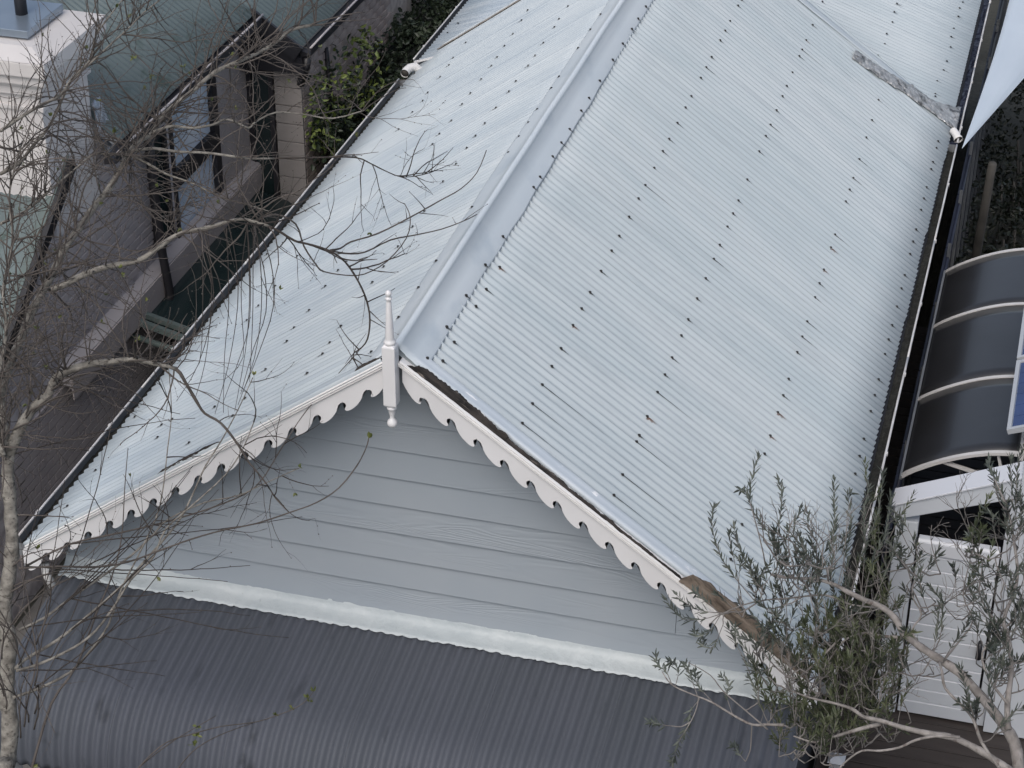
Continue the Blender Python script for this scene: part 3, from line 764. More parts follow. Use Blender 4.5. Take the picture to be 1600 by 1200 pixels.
# walls
mb = MB()
mb.prism([(2.35, 0), (6.40, 0), (6.40, 3.34), (4.50, 3.34), (2.35, 1.90)], lambda p, k: (XN-.25 + k*.23, p[0], p[1])); mb.box((XN-.25, 6.40, 0), (XN-.02, 7.56, 1.62)); mb.box((XN-.25, 6.40, 3.19), (XN-.02, 7.56, 3.34)); mb.box((XN-.25, 7.56, 0), (XN, 8.30, 3.34)); mb.box((XN-2.5, 2.36, 0), (XN-.26, 2.5, 1.9)); mb.box((XN-.019, 6.36, 0), (XN-.001, 6.44, 3.34))
nw = mb.build('wall', [M['n_mortar']], nb)
mb = MB(); mb.box((XN-.018, 7.57, 1.6), (XN+.012, 8.29, 3.33)); mb.build('render_panel', M['n_wall'], nw)
def bricks(parent, mt, nm, x, y0, y1, z0, z1, L=.228, H=.073, gap=.014, limit=300, wall='x', proud=.010, seed=3, jit=.003):
    rnd = random.Random(seed); variants = []
    for v in range(4):
        b = MB(); e = .004
        if wall == 'x':
            a = (0, 0, 0); c = (proud, L, H)
            p = [(0,0,0),(0,L,0),(0,L,H),(0,0,H)]; q = [(proud,e,e),(proud+.001*v,L-e,e),(proud,L-e,H-e),(proud-.001*v,e,H-e)]
        else:
            p = [(0,0,0),(L,0,0),(L,0,H),(0,0,H)]; q = [(e,-proud,e),(L-e,-proud,e),(L-e,-proud,H-e),(e,-proud,H-e)]
        b.add(p + q, [(4,5,6,7), (0,1,5,4), (1,2,6,5), (2,3,7,6), (3,0,4,7)])
        me = bpy.data.meshes.new(nm); me.from_pydata(b.v, [], b.f); me.materials.append(mt); variants.append(me)
    pos = []; r = 0; z = z1 - H
    while z > z0 - H:
        y = y0 - (L + gap) * (.5 if r % 2 else 0)
        while y < y1:
            if y >= y0 - .001 and y + L <= y1 + .001 or True:
                if y + L > y0 + .02 and not (wall == 'x' and x < -4 and z + H > 3.36 - .695 * (4.47 - max(y, y0)) and y < 4.47): pos.append((max(y, y0), z))
            y += L + gap
        z -= H + gap; r += 1
    pw = Vector((0,0,0)); q = parent
    while q: pw += q.location; q = q.parent
    rest = MB()
    for k, (y, z) in enumerate(pos):
        dx = rnd.uniform(0, jit)
        if k < limit:
            o = bpy.data.objects.new(nm, rnd.choice(variants)); COL.objects.link(o); o.parent = parent
            wloc = Vector((x + dx, y, z)) if wall == 'x' else Vector((y, x - dx, z))
            o.location = wloc - pw
        else:
            b = (x + dx, y, z)
            rest.box(b, (x + dx + proud, y + L, z + H))
    if rest.f: rest.build(nm, mt, parent, kind='stuff')
bricks(nw, M['n_brick'], 'brick', XN-.021, 2.9, 6.36, 1.86, 3.33, proud=.016, limit=290)
bricks(nw, M['n_brick'], 'brick', XN-.021, 2.9, 6.36, 0.3, 1.58, proud=.016, limit=0, seed=5)
# ledge
mb = MB(); mb.hexa([(XN-.02, 3.9, 1.66), (XN+.10, 3.9, 1.60), (XN+.10, 8.3, 1.60), (XN-.02, 8.3, 1.66), (XN-.02, 3.9, 1.80), (XN+.10, 3.9, 1.755), (XN+.10, 8.3, 1.755), (XN-.02, 8.3, 1.80)])
mb.build('ledge', M['ledge'], nw)
mb = MB(); mb.box((XN+.101, 3.9, 1.50), (XN+.115, 8.3, 1.745)); mb.build('ledge_board', M['n_wall'], nw)
# window with frames and panes
w = MB()
for a, b in (((6.44, 1.62), (6.50, 3.18)), ((7.44, 1.62), (7.55, 3.18)), ((6.50, 3.12), (7.44, 3.18)), ((6.50, 1.62), (7.44, 1.69)), ((6.50, 2.28), (7.44, 2.46))):
    w.box((XN-.10, a[0], a[1]), (XN+.015, b[0], b[1]))
wf = w.build('window', M['frame'], nb)
for z0, z1 in ((1.70, 2.275), (2.465, 3.115)):
    g = MB(); g.box((XN-.045, 6.505, z0), (XN-.035, 7.435, z1)); g.build('pane', M['glass'], wf)
mb = MB(); mb.box((XN-.11, 6.5, 1.69), (XN-.10, 7.44, 3.12)); mb.build('blind', M['n_wall'], wf)
# small window nearer the chimney
w = MB()
for a, b in (((5.93, 1.9), (5.98, 3.0)), ((6.28, 1.9), (6.33, 3.0)), ((5.98, 2.95), (6.28, 3.0)), ((5.98, 1.9), (6.28, 1.95))): w.box((XN-.03, a[0], a[1]), (XN+.03, b[0], b[1]))
wf2 = w.build('window', M['frame'], nb); g = MB(); g.box((XN-.02, 5.98, 1.95), (XN+.0, 6.28, 2.95)); g.build('pane', M['glass_dark'], wf2)
# downpipe
mb = MB(); mb.tube([(XN+.09, 5.84, 3.34), (XN+.09, 5.84, 2.6), (XN+.12, 5.83, 1.95), (XN+.16, 5.83, 1.55), (XN+.09, 5.83, 1.1), (XN+.09, 5.83, 0)], .042, 12)
for z in (2.9, 2.0, 1.2): mb.box((XN+.03, 5.785, z), (XN+.15, 5.885, z+.03))
mb.build('downpipe', M['frame'], nb)
# extension with quoin, brick side and door recess
mb = MB(); mb.box((-4.38, 8.33, 0), (-3.82, 12.8, 2.86)); ext = mb.build('wall', M['ext_mortar'], nb)
z = 0.06; k = 0; qm = None
while z < 2.82:
    if qm is None:
        b = MB(); b.box((-4.09, 8.295, 0), (-3.80, 8.329, .19)); qo = b.build('block', M['quoin'], ext, bevel=.004); qm = qo; l0 = qo.location.copy(); qo.location.z = l0.z + z
    else:
        c = qm.copy(); COL.objects.link(c); c.parent = ext; c.location = (l0.x, l0.y, l0.z + z)
    z += .198
bricks(ext, M['ext_brick'], 'brick', -3.82, 8.33, 10.9, 1.1, 2.85, proud=.022, limit=290, seed=9, jit=.006)
w = MB()
for a, b in (((-4.385, 1.2), (-4.33, 2.85)), ((-4.15, 1.2), (-4.10, 2.85)), ((-4.33, 2.78), (-4.15, 2.85))): w.box((a[0], 8.28, a[1]), (b[0], 8.328, b[1]))
wf3 = w.build('window', M['frame'], nb); g = MB(); g.box((-4.33, 8.30, 1.2), (-4.15, 8.31, 2.78)); g.build('pane', M['glass_dark'], wf3)
mb = MB(); mb.hexa([gp(8.10, -.60, -.13), gp(8.10, .02, -.13), gp(8.135, .02, -.13), gp(8.135, -.60, -.13), gp(8.10, -.60, .03), gp(8.10, .02, .03), gp(8.135, .02, .03), gp(8.135, -.60, .03)])
mb.hexa([(-4.38, 8.14, 2.86), (-3.70, 8.14, 2.86), (-3.70, 8.32, 2.86), (-4.38, 8.32, 2.86), (-4.38, 8.14, 3.30), (-3.72, 8.14, 3.02), (-3.72, 8.32, 3.02), (-4.38, 8.32, 3.30)])
mb.build('rake_fascia', M['black'], nb)
mb = MB(); mb.tube([(-3.68, 8.20, 3.02), (-3.70, 8.20, 2.90), (-3.78, 8.25, 2.74), (-3.79, 8.27, 2.70)], .04, 10); mb.build('downpipe', M['black'], nb)
mb = MB(); mb.tube([(-3.79, 9.0, 2.8), (-3.76, 9.02, 2.2), (-3.74, 9.02, 1.4), (-3.74, 9.02, 0)], .030, 8); mb.build('downpipe', M['frame'], nb)
lit = MB(); rg = random.Random(4)
for i in range(130):
    y = 5.05 + PITCH * rg.randint(0, 40); a = rg.uniform(0, .06); ln = rg.uniform(.05, .34) * rg.random() ** .5
    w = rg.uniform(.006, .014); p = [gp(y - w, a, -.0035), gp(y + w, a, -.0035), gp(y + w * .3, a + ln, -.0045), gp(y - w * .3, a + ln, -.0045)]
    lit.add(p + [q + Vector((.003, 0, .004)) for q in p], [(0,1,2,3), (4,5,6,7), (0,1,5,4), (1,2,6,5), (2,3,7,6), (3,0,4,7)])
lit.build('leaf_litter', M['muck_dark'], nroof, kind='stuff')
# front porch roof at far left
mb = MB(); PK = .695
def qp(u, t, o): return Vector((u, 4.45 - t, 3.48 - PK * t + o))
mb.hexa([(-7.5, 2.4, 1.98), (XN-.02, 2.4, 1.98), (XN-.02, 4.45, 3.40), (-7.5, 4.45, 3.40), (-7.5, 2.4, 2.02), (XN-.02, 2.4, 2.02), (XN-.02, 4.45, 3.44), (-7.5, 4.45, 3.44)])
pr = mb.build('porch_roof', M['frame'], nb)
x = -7.5
while x < XN - .05:
    n = min(10, max(1, int(round((XN + .02 - x) / PITCH)))); corr_sheet('roof_sheet', M['n_green'], pr, qp, x, n, 2.0, 2, seg=6, amp=.006, lift=.002); x += n * PITCH
mb = MB(); mb.beam((XN+.045, 4.47, 3.47), (XN+.045, 2.4, 2.03), .05, .10); mb.build('porch_gutter', M['black'], nb)
mb = MB(); mb.hexa([(XN-.06, 4.47, 3.51), (XN+.02, 4.47, 3.52), (XN+.02, 2.4, 2.08), (XN-.06, 2.4, 2.07), (XN-.06, 4.47, 3.525), (XN+.02, 4.47, 3.535), (XN+.02, 2.4, 2.095), (XN-.06, 2.4, 2.085)]); mb.build('porch_flashing', M['green_trim'], pr)
# chimney
def tier(name, mt, x1, y0, y1, z0, z1, par_, x0=-5.9, bev=.006):
    b = MB(); b.box((x0 - (x1 + 4.4), y0, z0), (x1, y1, z1)); return b.build(name, mt, par_, bevel=bev)
ch = tier('chimney', M['n_cream'], -4.40, 4.15, 4.98, 2.9, 4.20, nb)
tier('collar', M['n_cream'], -4.375, 4.125, 5.01, 4.06, 4.10, ch)
tier('cornice', M['n_cream'], -4.36, 4.11, 5.03, 4.201, 4.28, ch); tier('cornice', M['n_cream'], -4.34, 4.09, 5.06, 4.281, 4.31, ch)
tier('cornice', M['n_cream'], -4.30, 4.05, 5.11, 4.311, 4.40, ch, bev=.015); tier('cornice', M['n_cream'], -4.26, 4.01, 5.15, 4.401, 4.53, ch, bev=.012)
b = MB(); b.hexa([(-6.0, 4.01, 4.531), (-4.26, 4.01, 4.531), (-4.26, 5.15, 4.531), (-6.0, 5.15, 4.531), (-5.9, 4.18, 4.60), (-4.44, 4.18, 4.60), (-4.44, 5.0, 4.60), (-5.9, 5.0, 4.60)]); b.build('cornice_top', M['n_cream'], ch)
tier('cap_plate', M['cap_steel'], -4.52, 4.28, 4.92, 4.62, 4.685, ch, bev=.004)
b = MB(); b.tube([(-4.74, 4.62, 4.68), (-4.74, 4.62, 5.05)], .05, 16); b.lathe((-4.74, 4.62, 5.05), [(.05, 0), (.11, .02), (0, .10)], 16); b.build('flue', M['frame'], ch)
# crumpled flashing at the chimney foot
b = MB(); rows = []
for i in range(16):
    r = []
    for j in range(9):
        u, v = i / 15, j / 8; nn = noise.noise(Vector((u * 5, v * 5, 3)))
        r.append((XN + .02 + .09 * u + .03 * nn, 4.96 + .26 * v * (.6 + .5 * u), 3.80 - .55 * u + .04 * noise.noise(Vector((u * 6, v * 4, 9)))))
    rows.append(r)
b.grid(rows); b.build('chimney_flashing', mat('blue_foil', (.30,.35,.42), .35, (.46,.50,.56), 12, metal=.5, bump=.01, bscale=20), nb, thick=.002)
# lean-to glazing between ledge and lane
b = MB(); b.hexa([(XN+.02, 5.30, 1.50), (-3.60, 5.30, 1.30), (-3.60, 8.2, 1.30), (XN+.02, 8.2, 1.50), (XN+.02, 5.30, 1.52), (-3.60, 5.30, 1.32), (-3.60, 8.2, 1.32), (XN+.02, 8.2, 1.52)])
lt = b.build('lean_to_roof', M['glass_dark'], nb)
for y in (5.26, 5.40):
    b = MB(); b.beam((XN+.02, y, 1.55), (-3.56, y, 1.345), .05, .05); b.build('glazing_bar', M['green_trim'], lt)
b = MB(); b.tube([(XN+.02, 5.22, 1.40), (-3.58, 5.22, 1.24)], .03, 8); b.box((-3.60, 5.2, 0), (-3.55, 8.2, 1.24)); b.build('lean_to_wall', M['green_trim'], nb)

# ================================================================ ground, lane, deck
def struct(o): o['kind'] = 'structure'; return o
b = MB(); b.add([(-400, -400, 0), (400, -400, 0), (400, 600, 0), (-400, 600, 0)], [(0, 1, 2, 3)]); struct(b.build('ground', M['ground']))
b = MB(); b.box((-4.35, -6, .0045), (-2.46, 13, .03)); struct(b.build('path', M['path']))
dk = empty('deck', (3.5, 2, 0)); dk['kind'] = 'structure'
b = MB(); b.box((2.46, .4, .70), (5.4, 8.4, .80)); 
for x in (2.6, 4, 5.2):
    for y in (.6, 3, 6): b.box((x, y, 0), (x+.1, y+.1, .70))
b.build('deck_frame', M['soffit'], dk)
y = .42; b0 = None
while y < 8.3:
    if b0 is None:
        b = MB(); b.box((2.47, y, .81), (5.4, y + .134, .85)); b0 = b.build('deck_board', M['deck'], dk, bevel=.004); l0 = b0.location.copy(); yb0 = y
    else:
        c = b0.copy(); COL.objects.link(c); c.parent = dk; c.location = (l0.x, l0.y + y - yb0, l0.z + random.uniform(-.002, .002))
    y += .142

# ================================================================ side gate
GY = 2.5
gt = empty('side_gate', (3.2, GY, .85)); tag(gt, 'pale grey boarded side gate with raked beam beside the white roof gutter', 'gate')
def gbox(nm, a, b_, mt='gate', bev=.004, p=None):
    m_ = MB(); m_.box(a, b_); return m_.build(nm, M[mt], p or gt, bevel=bev)
gbox('jamb', (2.80, GY-.05, .86), (2.955, GY+.05, 2.56))
gbox('post', (3.60, GY-.09, .86), (4.10, GY+.12, 3.16))
gbox('post', (3.545, GY-.03, .86), (3.598, GY+.04, 2.90))
m_ = MB(); m_.hexa([(2.78, GY-.07, 2.565), (3.60, GY-.07, 2.90), (3.60, GY+.08, 2.90), (2.78, GY+.08, 2.565), (2.78, GY-.07, 2.68), (3.60, GY-.07, 3.06), (3.60, GY+.08, 3.08), (2.78, GY+.08, 2.70)])
m_.build('beam', M['gate'], gt, bevel=.006)
m_ = MB(); m_.hexa([(2.76, GY-.085, 2.684), (3.60, GY-.085, 3.064), (3.60, GY+.10, 3.084), (2.76, GY+.10, 2.704), (2.76, GY-.085, 2.70), (3.60, GY-.085, 3.08), (3.60, GY+.10, 3.10), (2.76, GY+.10, 2.72)])
m_.build('beam_cap', M['gate_lit'], gt, bevel=.003)
leaf = MB(); leaf.box((2.972, GY-.010, .87), (3.528, GY+.015, 2.30)); leaf = leaf.build('door', M['gate'], gt)
m_ = MB(); m_.box((2.966, GY-.045, 2.30), (3.534, GY+.03, 2.40)); m_.hexa([(2.966, GY-.045, 2.401), (3.534, GY-.045, 2.401), (3.534, GY+.03, 2.401), (2.966, GY+.03, 2.401), (2.97, GY-.03, 2.42), (3.53, GY-.03, 2.42), (3.53, GY+.025, 2.42), (2.97, GY+.025, 2.42)])
m_.build('top_rail', M['gate_lit'], leaf, bevel=.004)
z = .87; n = 12; h = (2.29 - .87) / n; first = None
for i in range(n):
    zz = .87 + i * h
    if first is None:
        m_ = MB(); e = .0
        pr = [(GY-.011, 0), (GY-.030, 0.0), (GY-.032, h - .018), (GY-.020, h - .006), (GY-.011, h - .006)]
        m_.prism(pr, lambda p, k: (2.972 + k * .556, p[0], zz + p[1])); first = m_.build('gate_board', M['gate'], leaf); l0 = first.location.copy()
        m_ = MB(); m_.hexa([(2.972, GY-.0335, zz+h-.017), (3.528, GY-.0335, zz+h-.017), (3.528, GY-.012, zz+h-.0055), (2.972, GY-.012, zz+h-.0055), (2.972, GY-.0335, zz+h-.014), (3.528, GY-.0335, zz+h-.014), (3.528, GY-.012, zz+h-.0035), (2.972, GY-.012, zz+h-.0035)])
        edge = m_.build('board_highlight', M['gate_lit'], leaf); e0 = edge.location.copy()  # thin pale strip painted in as the highlight along each board
    else:
        c = first.copy(); COL.objects.link(c); c.parent = leaf; c.location = l0 + Vector((0, 0, i * h))
        c = edge.copy(); COL.objects.link(c); c.parent = leaf; c.location = e0 + Vector((0, 0, i * h))
m_ = MB(); m_.tube([(3.49, GY-.035, 1.62), (3.49, GY-.075, 1.62)], .014, 10); m_.tube([(3.49, GY-.075, 1.64), (3.49, GY-.078, 1.50)], [.016, .022], 10); m_.build('handle', M['black'], leaf)
m_ = MB(); m_.lathe((3.572, GY-.055, 1.60), [(0, -.035), (.03, -.02), (.036, 0), (.03, .02), (0, .035)], 12); m_.build('latch', M['black'], gt)
# the building corner right of the gate
rb = empty('garden_room', (4.2, 6, 0)); tag(rb, 'pale grey garden room behind the smoked canopy at the right edge', 'building')
m_ = MB(); m_.box((3.64, 2.64, .85), (5.6, 8.2, 2.62)); wl = m_.build('wall', M['gate'], rb)
m_ = MB(); m_.hexa([(3.52, 2.62, 2.62), (5.7, 2.62, 2.62), (5.7, 8.3, 2.62), (3.52, 8.3, 2.62), (3.52, 2.62, 2.70), (5.7, 2.62, 3.5), (5.7, 8.3, 3.5), (3.52, 8.3, 2.70)]); m_.build('roof', M['dark_iron'], rb)
for k in range(9):
    zz = .95 + k * .19; m_ = MB(); m_.box((3.622, 2.66, zz), (3.639, 8.18, zz + .178)); m_.build('wall_board', M['gate'], wl)

# ================================================================ canopy
cy = [3.11, 4.20, 5.38, 6.37]
cn = empty('door_canopy', (3.2, 4.7, 2.5)); tag(cn, 'smoked plastic canopy with curved white ribs beside the navy fence', 'canopy')
def arc(t, dz=0.): # t 0..1 from the outer lip to the wall
    x = 2.77 + .80 * t; return (x, 2.50 + .33 * math.sin(min(1, t) * math.pi / 2 * .96) ** .85 + dz if t > 0 else 2.50 + dz)
for y0, y1 in zip(cy[:-1], cy[1:]):
    rows = []
    for i in range(25):
        x, z = arc(i / 24); rows.append([(x, y0 + .012 + (y1 - y0 - .024) * j / 8, z) for j in range(9)])
    m_ = MB(); m_.grid(rows); m_.build('canopy_panel', M['canopy'], cn, thick=.005)
for y in cy:
    m_ = MB(); up, lo = [], []
    pts = [arc(i / 24) for i in range(25)]
    for i, (x, z) in enumerate(pts):
        a = pts[max(0, i-1)]; c = pts[min(24, i+1)]; nx, nz = -(c[1]-a[1]), (c[0]-a[0]); l_ = math.hypot(nx, nz); nx /= l_; nz /= l_
        up.append((x + nx*.012, z + nz*.012)); lo.append((x - nx*.012, z - nz*.012))
    m_.prism(up + lo[::-1], lambda p, k, y=y: (p[0], y - .018 + k * .036, p[1])); m_.build('rib', M['rib'], cn, bevel=.003)
m_ = MB(); m_.box((2.755, 3.09, 2.480), (2.772, 6.39, 2.512)); m_.build('edge_strip', M['gutter'], cn)
m_ = MB(); m_.box((3.565, 3.09, 2.79), (3.60, 6.39, 2.86)); m_.build('wall_strip', M['rib'], cn)
for y in (3.13, 6.35):
    m_ = MB(); m_.beam((3.03, y, 2.665), (3.33, y, 2.60), .02, .028, up=(0,1,0)); m_.beam((3.33, y, 2.60), (3.58, y, 2.50), .02, .030, up=(0,1,0)); m_.beam((3.50, y, 2.53), (3.42, y, 2.80), .02, .025, up=(0,1,0))
    m_.build('bracket', M['rib'], cn)
# ================================================================ solar panels
for k, (y0, lab) in enumerate(((3.04, 'blue solar panel nearest the gate, above the canopy'), (4.08, 'second blue solar panel, further from the gate behind the first'))):
    pv = empty('solar_panel', (3.47, y0, 3.02)); tag(pv, lab, 'solar panel', 'solar panels on the garden room roof')
    th = math.radians(22)
    def P(a, b_, c): return Vector((3.47 + a * math.cos(th) - c * math.sin(th), y0 + b_, 3.02 + a * math.sin(th) + c * math.cos(th)))
    def slab(nm, a0, b0_, a1, b1_, c0, c1, mt):
        m_ = MB(); m_.hexa([P(a0,b0_,c0), P(a1,b0_,c0), P(a1,b1_,c0), P(a0,b1_,c0), P(a0,b0_,c1), P(a1,b0_,c1), P(a1,b1_,c1), P(a0,b1_,c1)]); return m_.build(nm, mt, pv)
    for a0, b0_, a1, b1_ in ((0, 0, .03, 1.0), (1.57, 0, 1.6, 1.0), (.03, 0, 1.57, .03), (.03, .97, 1.57, 1.0)): slab('frame', a0, b0_, a1, b1_, 0, .04, M['alu'])
    back = slab('backing', .031, .031, 1.569, .969, .010, .028, M['pv_line'])
    for i in range(10):
        for j in range(6):
            a0, b0_ = .035 + i * .1535, .035 + j * .1555
            m_ = MB(); m_.hexa([P(a0,b0_,.0285), P(a0+.149,b0_,.0285), P(a0+.149,b0_+.151,.0285), P(a0,b0_+.151,.0285), P(a0,b0_,.031), P(a0+.149,b0_,.031), P(a0+.149,b0_+.151,.031), P(a0,b0_+.151,.031)]); m_.build('cell', M['pv'], back)
# ================================================================ navy fence under the gutter
fn_ = empty('navy_fence', (2.74, 5.5, 0)); tag(fn_, 'narrow navy metal fence with grey posts between the gutter and the canopy', 'fence')
for i in range(11):  # far panels added to darken the gap beside the sail
    y0 = 2.7 + i * 1.12
    m_ = MB(); m_.box((2.715, y0, 0), (2.735, y0 + 1.10, 2.34)); m_.build('fence_panel', M['navy'], fn_)
    m_ = MB(); m_.hexa([(2.737, y0 + .96, 0), (2.757, y0 + .96, 0), (2.757, y0 + 1.00, 0), (2.737, y0 + 1.00, 0), (2.737, y0 + .96, 2.46), (2.768, y0 + .96, 2.46), (2.768, y0 + 1.0, 2.42), (2.737, y0 + 1.0, 2.42)]); m_.build('fence_post', M['gutter'], fn_)
m_ = MB(); m_.tube([(2.745, 2.7, 2.30), (2.745, 15, 2.30)], .022, 8); m_.build('fence_rail', M['navy'], fn_)
# ================================================================ shade sail
rows = []
A, B_, C_, D_ = Vector((2.72, 7.86, 3.0)), Vector((2.87, 14.2, 3.02)), Vector((4.7, 14.9, 3.4)), None
for i in range(31):
    t = i / 30
    L_ = A.lerp(B_, t) + Vector((.055 * math.sin(math.pi * t), 0, -.02 * math.sin(math.pi*t))); R_ = A.lerp(C_, t) + Vector((-.02 * math.sin(math.pi * t), 0, 0))
    rows.append([L_.lerp(R_, j / 14) + Vector((0, 0, -.10 * math.sin(math.pi * j / 14) * math.sin(math.pi * min(1, t * 1.2) * .8) + .008 * math.sin(j * 1.9) * t)) for j in range(15)])
m_ = MB(); m_.grid(rows); sailo = m_.build('shade_sail', M['sail'], thick=.002, origin=A); tag(sailo, 'pale blue grey shade sail stretched to a point over the dark yard', 'shade sail')
# poles in the dark yard
for nm, a, c, lab in (('timber_post', (2.86, 9.56, 0), (2.99, 8.6, 2.55), 'weathered leaning post in the dark yard below the tip of the sail'), ('timber_post', (3.3, 8.9, 0), (3.3, 8.9, 1.5), 'short upright post in the dark yard right of the leaning post')):
    m_ = MB(); m_.tube([a, Vector(a).lerp(Vector(c), .5) + Vector((.012, 0, 0)), c], [.05, .045, .04], 8); o = m_.build(nm, M['pole'], origin=a); tag(o, lab, 'post')
# garden post by the gate foot
lamp = empty('garden_light', (2.62, 1.75, 0)); tag(lamp, 'small grey post light in the gap at the foot of the gate', 'light')
m_ = MB(); m_.box((2.60, 1.73, 0), (2.64, 1.77, .78)); m_.build('post', M['gate'], lamp)
m_ = MB(); m_.box((2.575, 1.705, .78), (2.665, 1.795, .92)); m_.build('lantern', M['alu'], lamp); m_ = MB(); m_.hexa([(2.56, 1.69, .922), (2.68, 1.69, .922), (2.68, 1.81, .922), (2.56, 1.81, .922), (2.60, 1.73, .96), (2.64, 1.73, .96), (2.64, 1.77, .96), (2.60, 1.77, .96)]); m_.build('cap', M['gate'], lamp)

# ================================================================ vegetation
def rv(r=random):
    while True:
        v = Vector((r.uniform(-1,1), r.uniform(-1,1), r.uniform(-1,1)))
        if .05 < v.length < 1: return v.normalized()
def smooth(pts, k=3):
    out = []
    P = [pts[0]] + list(pts) + [pts[-1]]
    for i in range(1, len(P) - 2):
        for j in range(k):
            t = j / k; a, b_, c, d = P[i-1], P[i], P[i+1], P[i+2]
            out.append(.5 * ((2*b_) + (c - a)*t + (2*a - 5*b_ + 4*c - d)*t*t + (3*b_ - a - 3*c + d)*t**3))
    out.append(Vector(pts[-1])); return out
def trace(pix, t0, t1, k=3):
    n = len(pix); return smooth([at(x, y, t0 + (t1 - t0) * i / max(1, n - 1)) for i, (x, y) in enumerate(pix)], k)
def leaf_blade(mb, p, d, side, ln, wd, curl=0., mi=0):
    d = d.normalized(); s = side - d * side.dot(d)
    s = s.normalized() if s.length > 1e-4 else d.orthogonal().normalized()
    n_ = d.cross(s)
    a = p + d * ln * .35 + n_ * curl * ln * .3; b_ = p + d * ln * .7 + n_ * curl * ln * .2; e = p + d * ln
    w = s * wd * .5; f = n_ * wd * .22
    mb.add([p, a - w + f, a, a + w + f, b_ - w * .8 + f*.8, b_, b_ + w * .8 + f*.8, e], [(0,2,1), (0,3,2), (1,2,5,4), (2,3,6,5), (4,5,7), (5,6,7)], mi, False)

# ---- bare tree on the left
rt = random.Random(21)
bt = empty('bare_tree', (-1.75, -2.2, 0)); tag(bt, 'leafless pale barked tree spreading tangled twigs over the left of the roof', 'tree')
def add_limb(name, pts, r0, r1, mt='bark', n=10, rough=.12, p=None):
    m_ = MB(); N = len(pts); rr = [(r0 + (r1 - r0) * i / (N-1)) * (1 + rough * rt.uniform(-1, 1)) for i in range(N)]
    m_.tube(pts, rr, n); return m_.build(name, M[mt], p or bt)
twm = MB(); budm = MB(); leafm = MB()
def bud(p, d, r):
    budt = 'n'; q = p + d * r * 2.2
    twm.tube([p, p + d * r * 1.2, q], [r * .7, r * .9, r * .15], 4, 0, smooth=False)
def grow(p, d, ln, r, depth, droop=0., spread=1., rnd=rt, mi=0):
    n = max(3, int(ln / .045)); pts = [p.copy()]; q = p.copy(); dd = d.normalized(); step = ln / n
    cv = rv(rnd) * .10
    kids = []
    for i in range(n):
        dd = (dd + cv + rv(rnd) * .16 + Vector((0, 0, -droop * .12))).normalized()
        q = q + dd * step; pts.append(q.copy())
        if i > 0 and rnd.random() < .34: kids.append((i + 1, dd.copy()))
        elif rnd.random() < .30: bud(q, (dd + rv(rnd) * .9).normalized(), max(.0035, r * .9))
    rr = [r * (1 - .65 * i / n) for i in range(n + 1)]
    twm.tube(pts, rr, 5 if r > .004 else 4, mi, smooth=True)
    if depth > 0:
        for i, kd in kids:
            if rnd.random() < .8:
                sd = (kd + rv(rnd) * .85 * spread).normalized()
                grow(pts[i], sd, ln * rnd.uniform(.3, .62) * (1 - .4 * i / n), rr[i] * .68, depth - 1, droop, spread, rnd, mi)
    elif rnd.random() < .035:
        for _ in range(4): leaf_blade(leafm, pts[-1], (dd + rv(rnd) * .8), rv(rnd), .028, .014)
def sprout(pts, i0, i1, count, l0, l1, r, depth, bias=Vector((0,0,.3)), droop=0., spread=1., mi=0):
    for _ in range(count):
        k = rt.uniform(i0, i1) * (len(pts) - 1); i = min(int(k), len(pts) - 2); p = pts[i].lerp(pts[i+1], k - i)
        ax = (pts[i+1] - pts[i]).normalized()
        d = (rv(rt) + ax * .5 + bias).normalized()
        grow(p, d, rt.uniform(l0, l1), r * rt.uniform(.8, 1.35), depth, droop, spread, rt, mi)
base_tr = [Vector((-1.72, -2.25, 0)), Vector((-1.70, -2.2, 1.6)), at(6, 1230, 11.5)]
tr_px = [(12, 1190), (16, 1130), (10, 1080), (14, 1010), (6, 960), (14, 900), (19, 850), (16, 790), (12, 740), (14, 712)]
trunk = smooth(base_tr + [at(x, y, 11.5) for x, y in tr_px], 3)
add_limb('trunk', trunk, .058, .034, rough=.14)
L = {}
L['A'] = trace([(14, 712), (4, 660), (0, 625), (8, 590), (18, 562), (30, 535), (52, 482), (70, 450), (88, 415), (105, 382), (125, 355), (148, 322), (168, 298), (187, 267), (200, 242), (217, 220), (238, 208), (257, 178), (300, 143), (337, 112), (375, 95), (400, 84), (428, 68), (455, 47), (495, 38)], 11.5, 13.6)
L['B'] = trace([(80, 452), (100, 445), (130, 430), (170, 416), (215, 408), (250, 385), (278, 366), (322, 356), (370, 343), (400, 347), (430, 358), (460, 376), (480, 381), (515, 392), (540, 410), (560, 440), (573, 470), (578, 500), (574, 530), (563, 545), (552, 553), (556, 568), (570, 588), (592, 600)], 12.0, 12.2)
L['C'] = trace([(14, 712), (30, 672), (50, 640), (75, 617), (88, 590), (130, 571), (175, 565), (207, 562), (240, 568), (275, 577), (290, 598), (307, 627), (320, 646), (345, 661), (370, 692), (387, 720), (400, 735), (417, 757), (432, 780), (452, 801)], 11.5, 11.7)
L['D'] = trace([(30, 888), (90, 885), (150, 886), (200, 878), (250, 860), (300, 842), (350, 828), (400, 818), (452, 801), (495, 785), (530, 762), (558, 727), (572, 700), (576, 685)], 11.4, 11.6)
L['E'] = trace([(205, 236), (240, 232), (275, 237), (325, 239), (375, 246), (400, 248), (500, 246), (555, 246), (580, 256), (600, 266), (625, 276), (650, 275), (675, 269)], 12.7, 13.2)
L['F'] = trace([(203, 243), (230, 255), (260, 272), (300, 286), (345, 308), (380, 318), (420, 330)], 12.7, 12.4)
L['G'] = trace([(240, 206), (268, 197), (300, 200), (332, 195), (350, 187), (368, 190), (388, 200), (400, 190), (430, 176), (470, 178), (520, 185), (570, 172)], 12.8, 13.2)
